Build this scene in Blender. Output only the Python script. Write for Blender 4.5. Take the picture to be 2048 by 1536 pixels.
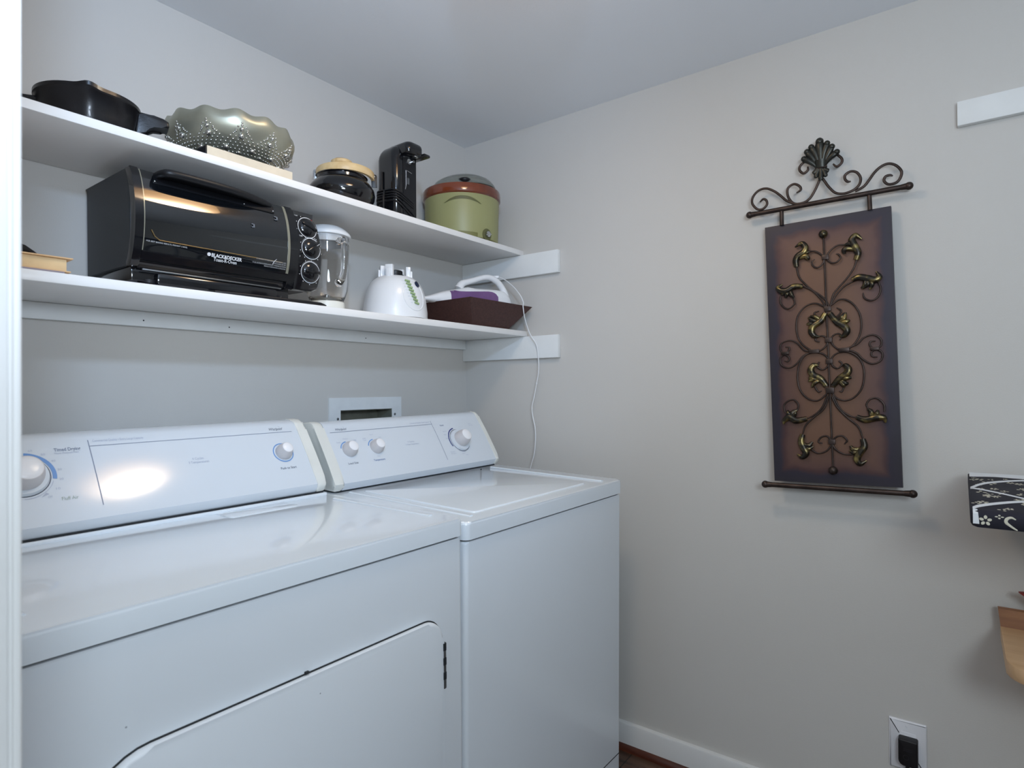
import bpy, bmesh, math, random
from mathutils import Matrix, Vector, Euler

# ------------------------------------------------------------------ clearing
for _o in list(bpy.data.objects):
    bpy.data.objects.remove(_o, do_unlink=True)
SC = bpy.context.scene
COLL = SC.collection
random.seed(7)

# ------------------------------------------------------------------ camera
YAW, PITCH, ROLL = math.radians(53.291), math.radians(0.4941), math.radians(-0.4429)
FOCAL_PX = 1200.78
_f = Vector((math.sin(YAW) * math.cos(PITCH), math.cos(YAW) * math.cos(PITCH), math.sin(PITCH)))
_r0 = Vector((math.cos(YAW), -math.sin(YAW), 0))
_u0 = _r0.cross(_f)
_r = math.cos(ROLL) * _r0 + math.sin(ROLL) * _u0
_u = -math.sin(ROLL) * _r0 + math.cos(ROLL) * _u0
cam = bpy.data.cameras.new('camera')
cam.sensor_fit = 'HORIZONTAL'
cam.sensor_width = 36.0
cam.lens = 36.0 * FOCAL_PX / 2048.0
cam.clip_start = 0.02
cam.dof.use_dof = True
cam.dof.focus_distance = 1.55
cam.dof.aperture_fstop = 7.0
cam_o = bpy.data.objects.new('camera', cam)
COLL.objects.link(cam_o)
_m = Matrix((_r, _u, -_f)).transposed().to_4x4()
_m.translation = Vector((-1.8138, -1.5814, 1.1808))
cam_o.matrix_world = _m
SC.camera = cam_o

# ------------------------------------------------------------------ world, key light, exposure
wd = bpy.data.worlds.new('world')
SC.world = wd
wd.use_nodes = True
wd.node_tree.nodes['Background'].inputs[0].default_value = (0.75, 0.85, 1.0, 1)
wd.node_tree.nodes['Background'].inputs[1].default_value = 0.02
SC.view_settings.view_transform = 'Standard'
SC.view_settings.look = 'None'
SC.view_settings.gamma = 1.0
SC.view_settings.use_curve_mapping = False
SC.view_settings.exposure = 0.0


def area_light(name, loc, target, sx, sy, power, color):
    l = bpy.data.lights.new(name, 'AREA')
    l.shape = 'RECTANGLE'
    l.size, l.size_y = sx, sy
    l.energy = power
    l.color = color
    o = bpy.data.objects.new(name, l)
    COLL.objects.link(o)
    o.location = loc
    o.rotation_euler = (Vector(target) - Vector(loc)).to_track_quat('-Z', 'Y').to_euler()
    return o


def bulb(name, kind, loc, power, color, size, target=None, angle=80, blend=0.8):
    l = bpy.data.lights.new(name, kind)
    l.energy = power
    l.color = color
    l.shadow_soft_size = size
    o = bpy.data.objects.new(name, l)
    COLL.objects.link(o)
    o.location = loc
    if kind == 'SPOT':
        l.spot_size = math.radians(angle)
        l.spot_blend = blend
        o.rotation_euler = (Vector(target) - Vector(loc)).to_track_quat('-Z', 'Y').to_euler()
    return o


# the photographer's flash held above the camera
bulb('flash_light', 'SPOT', (-1.872, -1.66, 1.92), 25.0, (0.70, 1.0, 1.48), 0.04, (-0.9, -0.2, 1.75))
# its second head turned up at the ceiling
area_light('bounce_light', (-1.7, -1.75, 1.45), (-1.45, -1.35, 2.148), 0.25, 0.25, 9.0, (0.85, 1.0, 1.22))
# unseen fill light added behind the camera to balance the brightness
bulb('rear_fill_light', 'POINT', (-2.05, -2.2, 1.5), 35.0, (0.87, 1.0, 1.10), 0.22)

# ------------------------------------------------------------------ colour and materials


def lin(r, g, b):
    def c(v):
        v /= 255.0
        return v / 12.92 if v <= 0.04045 else ((v + 0.055) / 1.055) ** 2.4
    return (c(r), c(g), c(b), 1.0)


MATS = {}


def mat(name, rgb, rough=0.5, metal=0.0, coat=0.0, noise=0.0, nscale=20.0, bump=0.0, bscale=200.0, trans=0.0, ior=1.45,
        emit=None, estr=0.0, alpha=1.0, spec=0.5):
    if name in MATS:
        return MATS[name]
    m = bpy.data.materials.new(name)
    m.use_nodes = True
    nt = m.node_tree
    b = nt.nodes['Principled BSDF']
    col = lin(*rgb)
    b.inputs['Base Color'].default_value = col
    b.inputs['Roughness'].default_value = rough
    b.inputs['Metallic'].default_value = metal
    b.inputs['Coat Weight'].default_value = coat
    b.inputs['Coat Roughness'].default_value = 0.05
    b.inputs['Transmission Weight'].default_value = trans
    b.inputs['IOR'].default_value = ior
    b.inputs['Alpha'].default_value = alpha
    b.inputs['Specular IOR Level'].default_value = spec
    if emit:
        b.inputs['Emission Color'].default_value = lin(*emit)
        b.inputs['Emission Strength'].default_value = estr
    tc = nt.nodes.new('ShaderNodeTexCoord')
    if noise > 0:
        n = nt.nodes.new('ShaderNodeTexNoise')
        n.inputs['Scale'].default_value = nscale
        n.inputs['Detail'].default_value = 5
        nt.links.new(tc.outputs['Object'], n.inputs['Vector'])
        rp = nt.nodes.new('ShaderNodeValToRGB')
        rp.color_ramp.elements[0].position = 0.3
        rp.color_ramp.elements[1].position = 0.7
        d = tuple(max(0, c * (1 - noise)) for c in col[:3]) + (1,)
        l = tuple(min(1, c * (1 + noise)) for c in col[:3]) + (1,)
        rp.color_ramp.elements[0].color = d
        rp.color_ramp.elements[1].color = l
        nt.links.new(n.outputs['Fac'], rp.inputs['Fac'])
        nt.links.new(rp.outputs['Color'], b.inputs['Base Color'])
    if bump > 0:
        n2 = nt.nodes.new('ShaderNodeTexNoise')
        n2.inputs['Scale'].default_value = bscale
        n2.inputs['Detail'].default_value = 3
        nt.links.new(tc.outputs['Object'], n2.inputs['Vector'])
        bp = nt.nodes.new('ShaderNodeBump')
        bp.inputs['Strength'].default_value = bump
        bp.inputs['Distance'].default_value = 0.002
        nt.links.new(n2.outputs['Fac'], bp.inputs['Height'])
        nt.links.new(bp.outputs['Normal'], b.inputs['Normal'])
    MATS[name] = m
    return m


def wood(name, c1, c2, scale=(3, 40, 40), rough=0.45, planks=None, coat=0.0):
    if name in MATS:
        return MATS[name]
    m = bpy.data.materials.new(name)
    m.use_nodes = True
    nt = m.node_tree
    b = nt.nodes['Principled BSDF']
    b.inputs['Roughness'].default_value = rough
    b.inputs['Coat Weight'].default_value = coat
    tc = nt.nodes.new('ShaderNodeTexCoord')
    mp = nt.nodes.new('ShaderNodeMapping')
    mp.inputs['Scale'].default_value = scale
    nt.links.new(tc.outputs['Object'], mp.inputs['Vector'])
    n = nt.nodes.new('ShaderNodeTexNoise')
    n.inputs['Scale'].default_value = 1.0
    n.inputs['Detail'].default_value = 8
    n.inputs['Distortion'].default_value = 0.6
    nt.links.new(mp.outputs['Vector'], n.inputs['Vector'])
    rp = nt.nodes.new('ShaderNodeValToRGB')
    rp.color_ramp.elements[0].position = 0.3
    rp.color_ramp.elements[1].position = 0.72
    rp.color_ramp.elements[0].color = lin(*c1)
    rp.color_ramp.elements[1].color = lin(*c2)
    nt.links.new(n.outputs['Fac'], rp.inputs['Fac'])
    out = rp.outputs['Color']
    if planks:
        bk = nt.nodes.new('ShaderNodeTexBrick')
        bk.inputs['Scale'].default_value = 1.0
        bk.inputs['Brick Width'].default_value = planks[0]
        bk.inputs['Row Height'].default_value = planks[1]
        bk.inputs['Mortar Size'].default_value = 0.002
        bk.inputs['Color1'].default_value = (1, 1, 1, 1)
        bk.inputs['Color2'].default_value = (0.75, 0.75, 0.75, 1)
        bk.inputs['Mortar'].default_value = (0.12, 0.1, 0.1, 1)
        nt.links.new(tc.outputs['Object'], bk.inputs['Vector'])
        mx = nt.nodes.new('ShaderNodeMix')
        mx.data_type = 'RGBA'
        mx.blend_type = 'MULTIPLY'
        mx.inputs[0].default_value = 1.0
        nt.links.new(out, mx.inputs[6])
        nt.links.new(bk.outputs['Color'], mx.inputs[7])
        out = mx.outputs[2]
    nt.links.new(out, b.inputs['Base Color'])
    MATS[name] = m
    return m


WALL = mat('wall_paint', (202, 199, 194), rough=0.75, noise=0.015, nscale=1.5, bump=0.12, bscale=350)
CEIL = mat('ceiling_paint', (230, 232, 235), rough=0.8, noise=0.015, nscale=1.5, bump=0.12, bscale=300)
TRIMW = mat('white_trim_paint', (220, 220, 219), rough=0.4, noise=0.02, nscale=9)
SHELFW = mat('white_shelf_paint', (236, 235, 233), rough=0.34, noise=0.02, nscale=7)
CLEATW = mat('white_cleat_paint', (228, 230, 229), rough=0.42, noise=0.03, nscale=11)
ENAMEL = mat('white_enamel', (228, 236, 243), rough=0.22, coat=0.75, noise=0.006, nscale=3)
ENAMELF = mat('white_enamel_front', (225, 232, 239), rough=0.26, coat=0.35, noise=0.006, nscale=3)
CONSOLE = mat('white_console_plastic', (212, 219, 226), rough=0.12, coat=0.25)
CREAM = mat('aged_cream_plastic', (222, 223, 217), rough=0.35, noise=0.03, nscale=14)
KNOB = mat('pale_grey_knob', (206, 202, 202), rough=0.35)
KNOBCAP = mat('white_knob_cap', (238, 238, 240), rough=0.25)
SEAM = mat('dark_seam', (34, 38, 42), rough=0.7)
PRINTGREY = mat('grey_print', (128, 138, 158), rough=0.5)
PRINTDARK = mat('dark_print', (72, 80, 98), rough=0.5)
PRINTPALE = mat('pale_print', (176, 184, 200), rough=0.5)
PRINTGREEN = mat('green_grey_print', (156, 170, 160), rough=0.5)
BLUE = mat('blue_print', (106, 150, 206), rough=0.4)
NAVY = mat('navy_print', (38, 52, 122), rough=0.4)
STEEL = mat('bright_steel', (196, 198, 200), rough=0.25, metal=1.0)
GREYSTEEL = mat('grey_steel', (120, 124, 128), rough=0.4, metal=0.9)
BLACKG = mat('gloss_black_plastic', (16, 17, 21), rough=0.13, coat=0.5)
BLACKM = mat('matte_black_plastic', (17, 18, 22), rough=0.42)
IRON = mat('black_cast_iron', (16, 16, 20), rough=0.32, coat=0.2, noise=0.2, nscale=60, bump=0.1, bscale=400)
OVENSIDE = mat('charcoal_painted_steel', (50, 52, 54), rough=0.5, noise=0.06, nscale=200)
SILVER = mat('tarnished_silver_glass', (172, 171, 154), rough=0.38, metal=0.7, noise=0.16, nscale=9)
SILVERB = mat('bright_beads', (205, 205, 200), rough=0.16, metal=0.9)
PAGES = mat('cream_pages', (222, 208, 184), rough=0.8, noise=0.06, nscale=30)
PAGETAN = mat('tan_pages', (226, 196, 150), rough=0.8, noise=0.08, nscale=30)
COVERTAN = mat('tan_cover', (214, 176, 132), rough=0.6, noise=0.1, nscale=20)
COVERBLK = mat('black_cover', (22, 22, 26), rough=0.4)
CERAM = mat('black_glaze', (13, 13, 17), rough=0.1, coat=0.6)
LWOOD = wood('pale_wood', (206, 172, 118), (230, 204, 156), (6, 50, 50), 0.4)
GREENP = mat('olive_green_enamel', (150, 150, 104), rough=0.42, noise=0.03, nscale=8)
GREEND = mat('dark_olive', (92, 92, 56), rough=0.5)
CROCK = mat('brown_glazed_stoneware', (112, 54, 32), rough=0.12, coat=0.6, noise=0.25, nscale=14)
GLASS = mat('clear_glass', (255, 255, 255), rough=0.0, trans=1.0, ior=1.45)
WHITEP = mat('white_plastic', (232, 234, 236), rough=0.28, coat=0.2)
IVORY = mat('ivory_plastic', (232, 231, 221), rough=0.34)
BUTGREEN = mat('sage_green_buttons', (150, 174, 126), rough=0.45)
SWBLUE = mat('dark_blue_switch', (22, 34, 62), rough=0.3)
PURPLE = mat('purple_window', (112, 78, 128), rough=0.18, coat=0.5, noise=0.15, nscale=12)
TRAYM = mat('dark_brown_bamboo', (66, 40, 36), rough=0.55, noise=0.25, nscale=160, bump=0.3, bscale=300)
BRONZE = mat('dark_bronze_metal', (66, 56, 52), rough=0.42, metal=0.75, noise=0.3, nscale=45)
BRONZE2 = mat('green_black_bronze', (58, 58, 54), rough=0.36, metal=0.75, noise=0.35, nscale=40)
OUTLET = mat('white_outlet_plate', (226, 226, 230), rough=0.3)
SHOE = wood('red_brown_wood', (58, 26, 18), (104, 52, 34), (40, 4, 40), 0.35, coat=0.2)
FLOORM = wood('brown_plank_floor', (52, 34, 26), (112, 80, 60), (50, 5, 5), 0.4, planks=(1.2, 0.12))
BENCHW = wood('light_beech_wood', (196, 158, 118), (216, 182, 142), (30, 5, 30), 0.5)
BROWNW = wood('mid_brown_wood', (118, 76, 46), (160, 110, 70), (30, 6, 30), 0.5)
REDM = mat('dark_red_card', (122, 36, 30), rough=0.5)
INK = mat('black_floral_cloth', (30, 29, 40), rough=0.85, noise=0.15, nscale=60)
CLOTHW = mat('white_cloth', (220, 223, 226), rough=0.9)
CLOTHC = mat('cream_cloth', (206, 202, 184), rough=0.9)


def gilt():
    m = bpy.data.materials.new('gilded_bronze')
    m.use_nodes = True
    nt = m.node_tree
    b = nt.nodes['Principled BSDF']
    b.inputs['Metallic'].default_value = 0.85
    b.inputs['Roughness'].default_value = 0.32
    tc = nt.nodes.new('ShaderNodeTexCoord')
    n = nt.nodes.new('ShaderNodeTexNoise')
    n.inputs['Scale'].default_value = 55
    n.inputs['Detail'].default_value = 4
    nt.links.new(tc.outputs['Object'], n.inputs['Vector'])
    rp = nt.nodes.new('ShaderNodeValToRGB')
    rp.color_ramp.elements[0].position = 0.46
    rp.color_ramp.elements[1].position = 0.74
    rp.color_ramp.elements[0].color = lin(58, 54, 48)
    rp.color_ramp.elements[1].color = lin(168, 148, 92)
    nt.links.new(n.outputs['Fac'], rp.inputs['Fac'])
    nt.links.new(rp.outputs['Color'], b.inputs['Base Color'])
    return m


GILT = gilt()


def panel_paint():
    """painted plaque: brown middle, purple-black border, worn edge between them"""
    m = bpy.data.materials.new('burnished_panel_paint')
    m.use_nodes = True
    nt = m.node_tree
    b = nt.nodes['Principled BSDF']
    b.inputs['Roughness'].default_value = 0.42
    b.inputs['Metallic'].default_value = 0.25
    tc = nt.nodes.new('ShaderNodeTexCoord')
    sep = nt.nodes.new('ShaderNodeSeparateXYZ')
    nt.links.new(tc.outputs['Generated'], sep.inputs[0])

    def math_(op, a, c=None):
        nd = nt.nodes.new('ShaderNodeMath')
        nd.operation = op
        for i, v in enumerate((a, c)):
            if v is None:
                continue
            if isinstance(v, (int, float)):
                nd.inputs[i].default_value = v
            else:
                nt.links.new(v, nd.inputs[i])
        return nd.outputs[0]
    dx = math_('SUBTRACT', 0.5, math_('ABSOLUTE', math_('SUBTRACT', sep.outputs[0], 0.5)))
    dz = math_('SUBTRACT', 0.5, math_('ABSOLUTE', math_('SUBTRACT', sep.outputs[2], 0.5)))
    dx = math_('MULTIPLY', dx, 0.30)
    dz = math_('MULTIPLY', dz, 0.71)
    d = math_('MINIMUM', dx, dz)
    n = nt.nodes.new('ShaderNodeTexNoise')
    n.inputs['Scale'].default_value = 14
    n.inputs['Detail'].default_value = 6
    nt.links.new(tc.outputs['Object'], n.inputs['Vector'])
    d = math_('ADD', d, math_('MULTIPLY', math_('SUBTRACT', n.outputs['Fac'], 0.5), 0.035))
    rp = nt.nodes.new('ShaderNodeValToRGB')
    cr = rp.color_ramp
    cr.elements[0].position = 0.0
    cr.elements[0].color = lin(46, 42, 50)
    cr.elements[1].position = 1.0
    cr.elements[1].color = lin(110, 80, 62)
    for pos, c in ((0.24, (46, 41, 54)), (0.35, (74, 50, 50)), (0.46, (92, 66, 60)), (0.7, (102, 74, 62))):
        e = cr.elements.new(pos)
        e.color = lin(*c)
    nt.links.new(math_('MULTIPLY', d, 10.0), rp.inputs['Fac'])
    n2 = nt.nodes.new('ShaderNodeTexNoise')
    n2.inputs['Scale'].default_value = 5
    n2.inputs['Detail'].default_value = 8
    nt.links.new(tc.outputs['Object'], n2.inputs['Vector'])
    mx = nt.nodes.new('ShaderNodeMix')
    mx.data_type = 'RGBA'
    mx.blend_type = 'MULTIPLY'
    mx.inputs[0].default_value = 0.35
    r2 = nt.nodes.new('ShaderNodeValToRGB')
    r2.color_ramp.elements[0].position = 0.35
    r2.color_ramp.elements[0].color = (0.6, 0.5, 0.45, 1)
    r2.color_ramp.elements[1].position = 0.65
    r2.color_ramp.elements[1].color = (1, 1, 1, 1)
    nt.links.new(n2.outputs['Fac'], r2.inputs['Fac'])
    nt.links.new(rp.outputs['Color'], mx.inputs[6])
    nt.links.new(r2.outputs['Color'], mx.inputs[7])
    nt.links.new(mx.outputs[2], b.inputs['Base Color'])
    return m


PANELM = panel_paint()
OVENGLASS = mat('dark_oven_glass', (12, 15, 19), rough=0.03, coat=1.0, spec=0.9)


def lamp_glass():
    """opal glass bowl lit by bulbs at its middle: white there, warm and dimmer towards the rim"""
    m = bpy.data.materials.new('warm_lamp_glass')
    m.use_nodes = True
    nt = m.node_tree
    b = nt.nodes['Principled BSDF']
    b.inputs['Roughness'].default_value = 0.4
    b.inputs['Base Color'].default_value = (0.8, 0.75, 0.65, 1)
    tc = nt.nodes.new('ShaderNodeTexCoord')
    sep = nt.nodes.new('ShaderNodeSeparateXYZ')
    nt.links.new(tc.outputs['Object'], sep.inputs[0])
    cb = nt.nodes.new('ShaderNodeCombineXYZ')
    nt.links.new(sep.outputs[0], cb.inputs[0])
    nt.links.new(sep.outputs[1], cb.inputs[1])
    ln = nt.nodes.new('ShaderNodeVectorMath')
    ln.operation = 'LENGTH'
    nt.links.new(cb.outputs[0], ln.inputs[0])
    mu = nt.nodes.new('ShaderNodeMath')
    mu.operation = 'MULTIPLY'
    mu.inputs[1].default_value = 1 / 0.15
    nt.links.new(ln.outputs['Value'], mu.inputs[0])
    rp = nt.nodes.new('ShaderNodeValToRGB')
    cr = rp.color_ramp
    cr.elements[0].position = 0.0
    cr.elements[0].color = (1.0, 0.93, 0.78, 1)
    cr.elements[1].position = 1.0
    cr.elements[1].color = (0.10, 0.055, 0.022, 1)
    for p_, c_ in ((0.35, (0.95, 0.86, 0.70, 1)), (0.6, (0.42, 0.30, 0.19, 1)), (0.8, (0.2, 0.125, 0.065, 1))):
        e = cr.elements.new(p_)
        e.color = c_
    nt.links.new(mu.outputs[0], rp.inputs['Fac'])
    nt.links.new(rp.outputs['Color'], b.inputs['Emission Color'])
    b.inputs['Emission Strength'].default_value = 42.0
    return m


LAMPM = lamp_glass()
BRASS = mat('brass', (150, 112, 60), rough=0.3, metal=1.0)
PLUGM = mat('black_adapter', (20, 19, 23), rough=0.45)


# ------------------------------------------------------------------ mesh building
def catmull(pts, n=6, closed=False):
    P = [Vector(p) for p in pts]
    out = []
    N = len(P)
    rng = N if closed else N - 1
    for i in range(rng):
        if closed:
            a, b, c, d = P[(i - 1) % N], P[i], P[(i + 1) % N], P[(i + 2) % N]
        else:
            b, c = P[i], P[i + 1]
            a = P[i - 1] if i > 0 else b + (b - c)
            d = P[i + 2] if i + 2 < N else c + (c - b)
        for k in range(n):
            t = k / n
            out.append(0.5 * ((2 * b) + (c - a) * t + (2 * a - 5 * b + 4 * c - d) * t * t + (3 * b - a - 3 * c + d) * t ** 3))
    if not closed:
        out.append(P[-1])
    return out


def rrect(x0, x1, y0, y1, r, n=5):
    """outline of a rounded rectangle, counter-clockwise; r one radius or four (bl, br, tr, tl)"""
    rs = r if isinstance(r, (list, tuple)) else (r,) * 4
    out = []
    for (cx, cy, a0, rr) in ((x0 + rs[0], y0 + rs[0], 180, rs[0]), (x1 - rs[1], y0 + rs[1], 270, rs[1]),
                             (x1 - rs[2], y1 - rs[2], 0, rs[2]), (x0 + rs[3], y1 - rs[3], 90, rs[3])):
        if rr <= 1e-6:
            out.append((cx, cy))
            continue
        for k in range(n + 1):
            a = math.radians(a0 + 90 * k / n)
            out.append((cx + rr * math.cos(a), cy + rr * math.sin(a)))
    return out


class MB:
    def __init__(self):
        self.bm = bmesh.new()

    def add(self, t, mi=0, M=None):
        bmesh.ops.recalc_face_normals(t, faces=t.faces[:])
        if M is not None:
            t.transform(M)
            if M.determinant() < 0:
                bmesh.ops.reverse_faces(t, faces=t.faces[:])
        vm = {}
        for v in t.verts:
            vm[v] = self.bm.verts.new(v.co)
        for f in t.faces:
            try:
                nf = self.bm.faces.new([vm[v] for v in f.verts])
                nf.material_index = mi
            except ValueError:
                pass
        t.free()
        return self

    def box(self, x0, x1, y0, y1, z0, z1, bevel=0.0, seg=2, mi=0, M=None):
        t = bmesh.new()
        bmesh.ops.create_cube(t, size=1.0)
        for v in t.verts:
            v.co = Vector(((x0 + x1) / 2 + v.co.x * (x1 - x0), (y0 + y1) / 2 + v.co.y * (y1 - y0), (z0 + z1) / 2 + v.co.z * (z1 - z0)))
        if bevel > 0:
            bmesh.ops.bevel(t, geom=t.edges[:], offset=bevel, segments=seg, profile=0.5, affect='EDGES')
        return self.add(t, mi, M)

    def lathe(self, prof, seg=48, mi=0, M=None, fn=None, closed=False):
        """prof: (r, z) pairs; fn(angle, r, z) -> (r, z) warps the rings; closed joins last ring to first"""
        t = bmesh.new()
        rings = []
        for (r, z) in prof:
            if r < 1e-6 and fn is None:
                rings.append([t.verts.new((0, 0, z))])
            else:
                ring = []
                for k in range(seg):
                    a = 2 * math.pi * k / seg
                    rr, zz = fn(a, r, z) if fn else (r, z)
                    ring.append(t.verts.new((rr * math.cos(a), rr * math.sin(a), zz)))
                rings.append(ring)
        pairs = list(zip(rings[:-1], rings[1:]))
        if closed:
            pairs.append((rings[-1], rings[0]))
        for A, B in pairs:
            if len(A) == 1 and len(B) == 1:
                continue
            for k in range(seg):
                k2 = (k + 1) % seg
                if len(A) == 1:
                    t.faces.new((A[0], B[k2], B[k]))
                elif len(B) == 1:
                    t.faces.new((A[k], A[k2], B[0]))
                else:
                    t.faces.new((A[k], A[k2], B[k2], B[k]))
        if not closed:
            if len(rings[0]) > 1:
                t.faces.new(list(reversed(rings[0])))
            if len(rings[-1]) > 1:
                t.faces.new(rings[-1])
        return self.add(t, mi, M)

    def tube(self, pts, r=0.005, seg=10, mi=0, M=None, sub=0, closed=False, flat=1.0, up=None):
        """r: number or list of radii along pts; flat squeezes the section along its second axis"""
        P = [Vector(p) for p in pts]
        R = list(r) if isinstance(r, (list, tuple)) else [r] * len(P)
        if sub:
            n0 = len(P)
            P2 = catmull(P, sub, closed)
            R2 = []
            for i in range(len(P2)):
                u = i / sub
                k = min(int(u), n0 - 2) if not closed else int(u) % n0
                f = u - int(u) if k == int(u) else 1.0
                R2.append(R[k] * (1 - f) + R[(k + 1) % n0] * f)
            P, R = P2, R2
        t = bmesh.new()
        n = len(P)
        rings = []
        tan0 = (P[1] - P[0]).normalized()
        if up is None:
            nrm = tan0.orthogonal().normalized()
        else:
            nrm = Vector(up)
        for i in range(n):
            if closed:
                tn = P[(i + 1) % n] - P[(i - 1) % n]
            else:
                tn = P[min(i + 1, n - 1)] - P[max(i - 1, 0)]
            if tn.length < 1e-9:
                tn = tan0.copy()
            tn.normalize()
            nrm = (nrm - tn * nrm.dot(tn))
            if nrm.length < 1e-6:
                nrm = tn.orthogonal()
            nrm.normalize()
            bn = tn.cross(nrm)
            rings.append([t.verts.new(P[i] + R[i] * (math.cos(2 * math.pi * k / seg) * bn + flat * math.sin(2 * math.pi * k / seg) * nrm)) for k in range(seg)])
        for i in range(n if closed else n - 1):
            A, B = rings[i], rings[(i + 1) % n]
            for k in range(seg):
                t.faces.new((A[k], A[(k + 1) % seg], B[(k + 1) % seg], B[k]))
        if not closed:
            t.faces.new(list(reversed(rings[0])))
            t.faces.new(rings[-1])
        return self.add(t, mi, M)

    def prism(self, outline, z0, z1, bevel=0.0, seg=2, mi=0, M=None, top_only=False):
        t = bmesh.new()
        lo = [t.verts.new((p[0], p[1], z0)) for p in outline]
        hi = [t.verts.new((p[0], p[1], z1)) for p in outline]
        n = len(lo)
        t.faces.new(list(reversed(lo)))
        t.faces.new(hi)
        for k in range(n):
            t.faces.new((lo[k], lo[(k + 1) % n], hi[(k + 1) % n], hi[k]))
        if bevel > 0:
            es = [e for e in t.edges if (abs(e.verts[0].co.z - e.verts[1].co.z) < 1e-7) and (not top_only or abs(e.verts[0].co.z - z1) < 1e-7)]
            bmesh.ops.bevel(t, geom=es, offset=bevel, segments=seg, profile=0.5, affect='EDGES')
        return self.add(t, mi, M)

    def loft(self, sections, mi=0, M=None, caps=True):
        t = bmesh.new()
        rings = [[t.verts.new(p) for p in s] for s in sections]
        n = len(rings[0])
        for A, B in zip(rings[:-1], rings[1:]):
            for k in range(n):
                t.faces.new((A[k], A[(k + 1) % n], B[(k + 1) % n], B[k]))
        if caps:
            t.faces.new(list(reversed(rings[0])))
            t.faces.new(rings[-1])
        return self.add(t, mi, M)

    def ball(self, c, r, seg=16, mi=0, M=None, sz=1.0):
        t = bmesh.new()
        bmesh.ops.create_uvsphere(t, u_segments=seg, v_segments=max(6, seg // 2), radius=r)
        for v in t.verts:
            v.co = Vector((c[0] + v.co.x, c[1] + v.co.y, c[2] + v.co.z * sz))
        return self.add(t, mi, M)

    def ico(self, c, r, sub=1, mi=0, M=None):
        t = bmesh.new()
        bmesh.ops.create_icosphere(t, subdivisions=sub, radius=r)
        for v in t.verts:
            v.co += Vector(c)
        return self.add(t, mi, M)

    def poly(self, pts, mi=0, M=None):
        t = bmesh.new()
        t.faces.new([t.verts.new(p) for p in pts])
        if M is not None:
            t.transform(M)
        vm = {v: self.bm.verts.new(v.co) for v in t.verts}
        for f in t.faces:
            self.bm.faces.new([vm[v] for v in f.verts]).material_index = mi
        t.free()
        return self

    def arc(self, r0, r1, a0, a1, n=24, mi=0, M=None, z=0.0, th=0.0002):
        """flat ring sector in the xy plane, angles in degrees, as a very thin printed mark"""
        out = [(r1 * math.cos(math.radians(a0 + (a1 - a0) * k / n)), r1 * math.sin(math.radians(a0 + (a1 - a0) * k / n))) for k in range(n + 1)]
        inn = [(r0 * math.cos(math.radians(a0 + (a1 - a0) * k / n)), r0 * math.sin(math.radians(a0 + (a1 - a0) * k / n))) for k in range(n + 1)]
        for k in range(n):
            q = [out[k], out[k + 1], inn[k + 1], inn[k]]
            if a1 < a0:
                q.reverse()
            self.poly([(p[0], p[1], z + th) for p in q], mi, M)
        return self

    def bow(self, F, L, s):
        """lay printing made in the flat face frame F on the gently convex face of length L"""
        Fi = F.inverted()
        for v in self.bm.verts:
            p = Fi @ v.co
            p.z += s * 4 * max(0.0, p.y) * max(0.0, L - p.y) / (L * L)
            v.co = F @ p
        return self

    def text(self, s, x, y, size=None, width=None, align='LEFT', mi=0, M=None, z=0.0003, shear=0.0, bold=0.0):
        """lettering lying in the xy plane; width fits the line to a length"""
        cu = bpy.data.curves.new('txt', 'FONT')
        cu.body = s
        cu.size = 1.0
        cu.align_x = 'LEFT'
        cu.shear = shear
        cu.offset = bold
        cu.resolution_u = 3
        ob = bpy.data.objects.new('txt', cu)
        COLL.objects.link(ob)
        dg = bpy.context.evaluated_depsgraph_get()
        dg.update()
        me = bpy.data.meshes.new_from_object(ob.evaluated_get(dg))
        xs = [v.co.x for v in me.vertices]
        if xs:
            w = max(xs) - min(xs)
            k = size if width is None else width / w
            if size is None:
                ky = k
            else:
                ky = size
            off = {'LEFT': 0.0, 'CENTER': -w * k / 2, 'RIGHT': -w * k}[align]
            vs = []
            for v in me.vertices:
                p = Vector(((v.co.x - min(xs)) * k + off + x, v.co.y * ky + y, z))
                vs.append(self.bm.verts.new(M @ p if M is not None else p))
            for p in me.polygons:
                try:
                    self.bm.faces.new([vs[i] for i in p.vertices]).material_index = mi
                except ValueError:
                    pass
        bpy.data.objects.remove(ob)
        bpy.data.curves.remove(cu)
        bpy.data.meshes.remove(me)
        return self

    def build(self, name, mats, parent=None, smooth=True, angle=35, label=None, origin=None):
        me = bpy.data.meshes.new(name)
        if origin is not None:
            self.bm.transform(Matrix.Translation(-Vector(origin)))
        self.bm.to_mesh(me)
        self.bm.free()
        for m in (mats if isinstance(mats, (list, tuple)) else [mats]):
            me.materials.append(m)
        if smooth:
            me.polygons.foreach_set('use_smooth', [True] * len(me.polygons))
            me.set_sharp_from_angle(angle=math.radians(angle))
        o = bpy.data.objects.new(name, me)
        COLL.objects.link(o)
        if origin is not None:
            o.location = origin
        if parent is not None:
            o.parent = parent
        if label:
            o['label'] = label
        return o


def tag(o, label, cat, group=None):
    o['label'] = label
    o['category'] = cat
    if group:
        o['group'] = group
    return o


def thing(name, label, cat, loc=(0, 0, 0), rot=(0, 0, 0), group=None):
    o = bpy.data.objects.new(name, None)
    o.empty_display_size = 0.05
    COLL.objects.link(o)
    o.location = loc
    o.rotation_euler = rot
    return tag(o, label, cat, group)


def structure(o):
    o['kind'] = 'structure'
    return o


def rotz(a):
    return Matrix.Rotation(a, 4, 'Z')


def frame(origin, ex, ey):
    """matrix whose local x and y run along ex and ey"""
    ex = Vector(ex).normalized()
    ez = ex.cross(Vector(ey)).normalized()
    ey = ez.cross(ex)
    m = Matrix((ex, ey, ez)).transposed().to_4x4()
    m.translation = Vector(origin)
    return m

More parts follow.
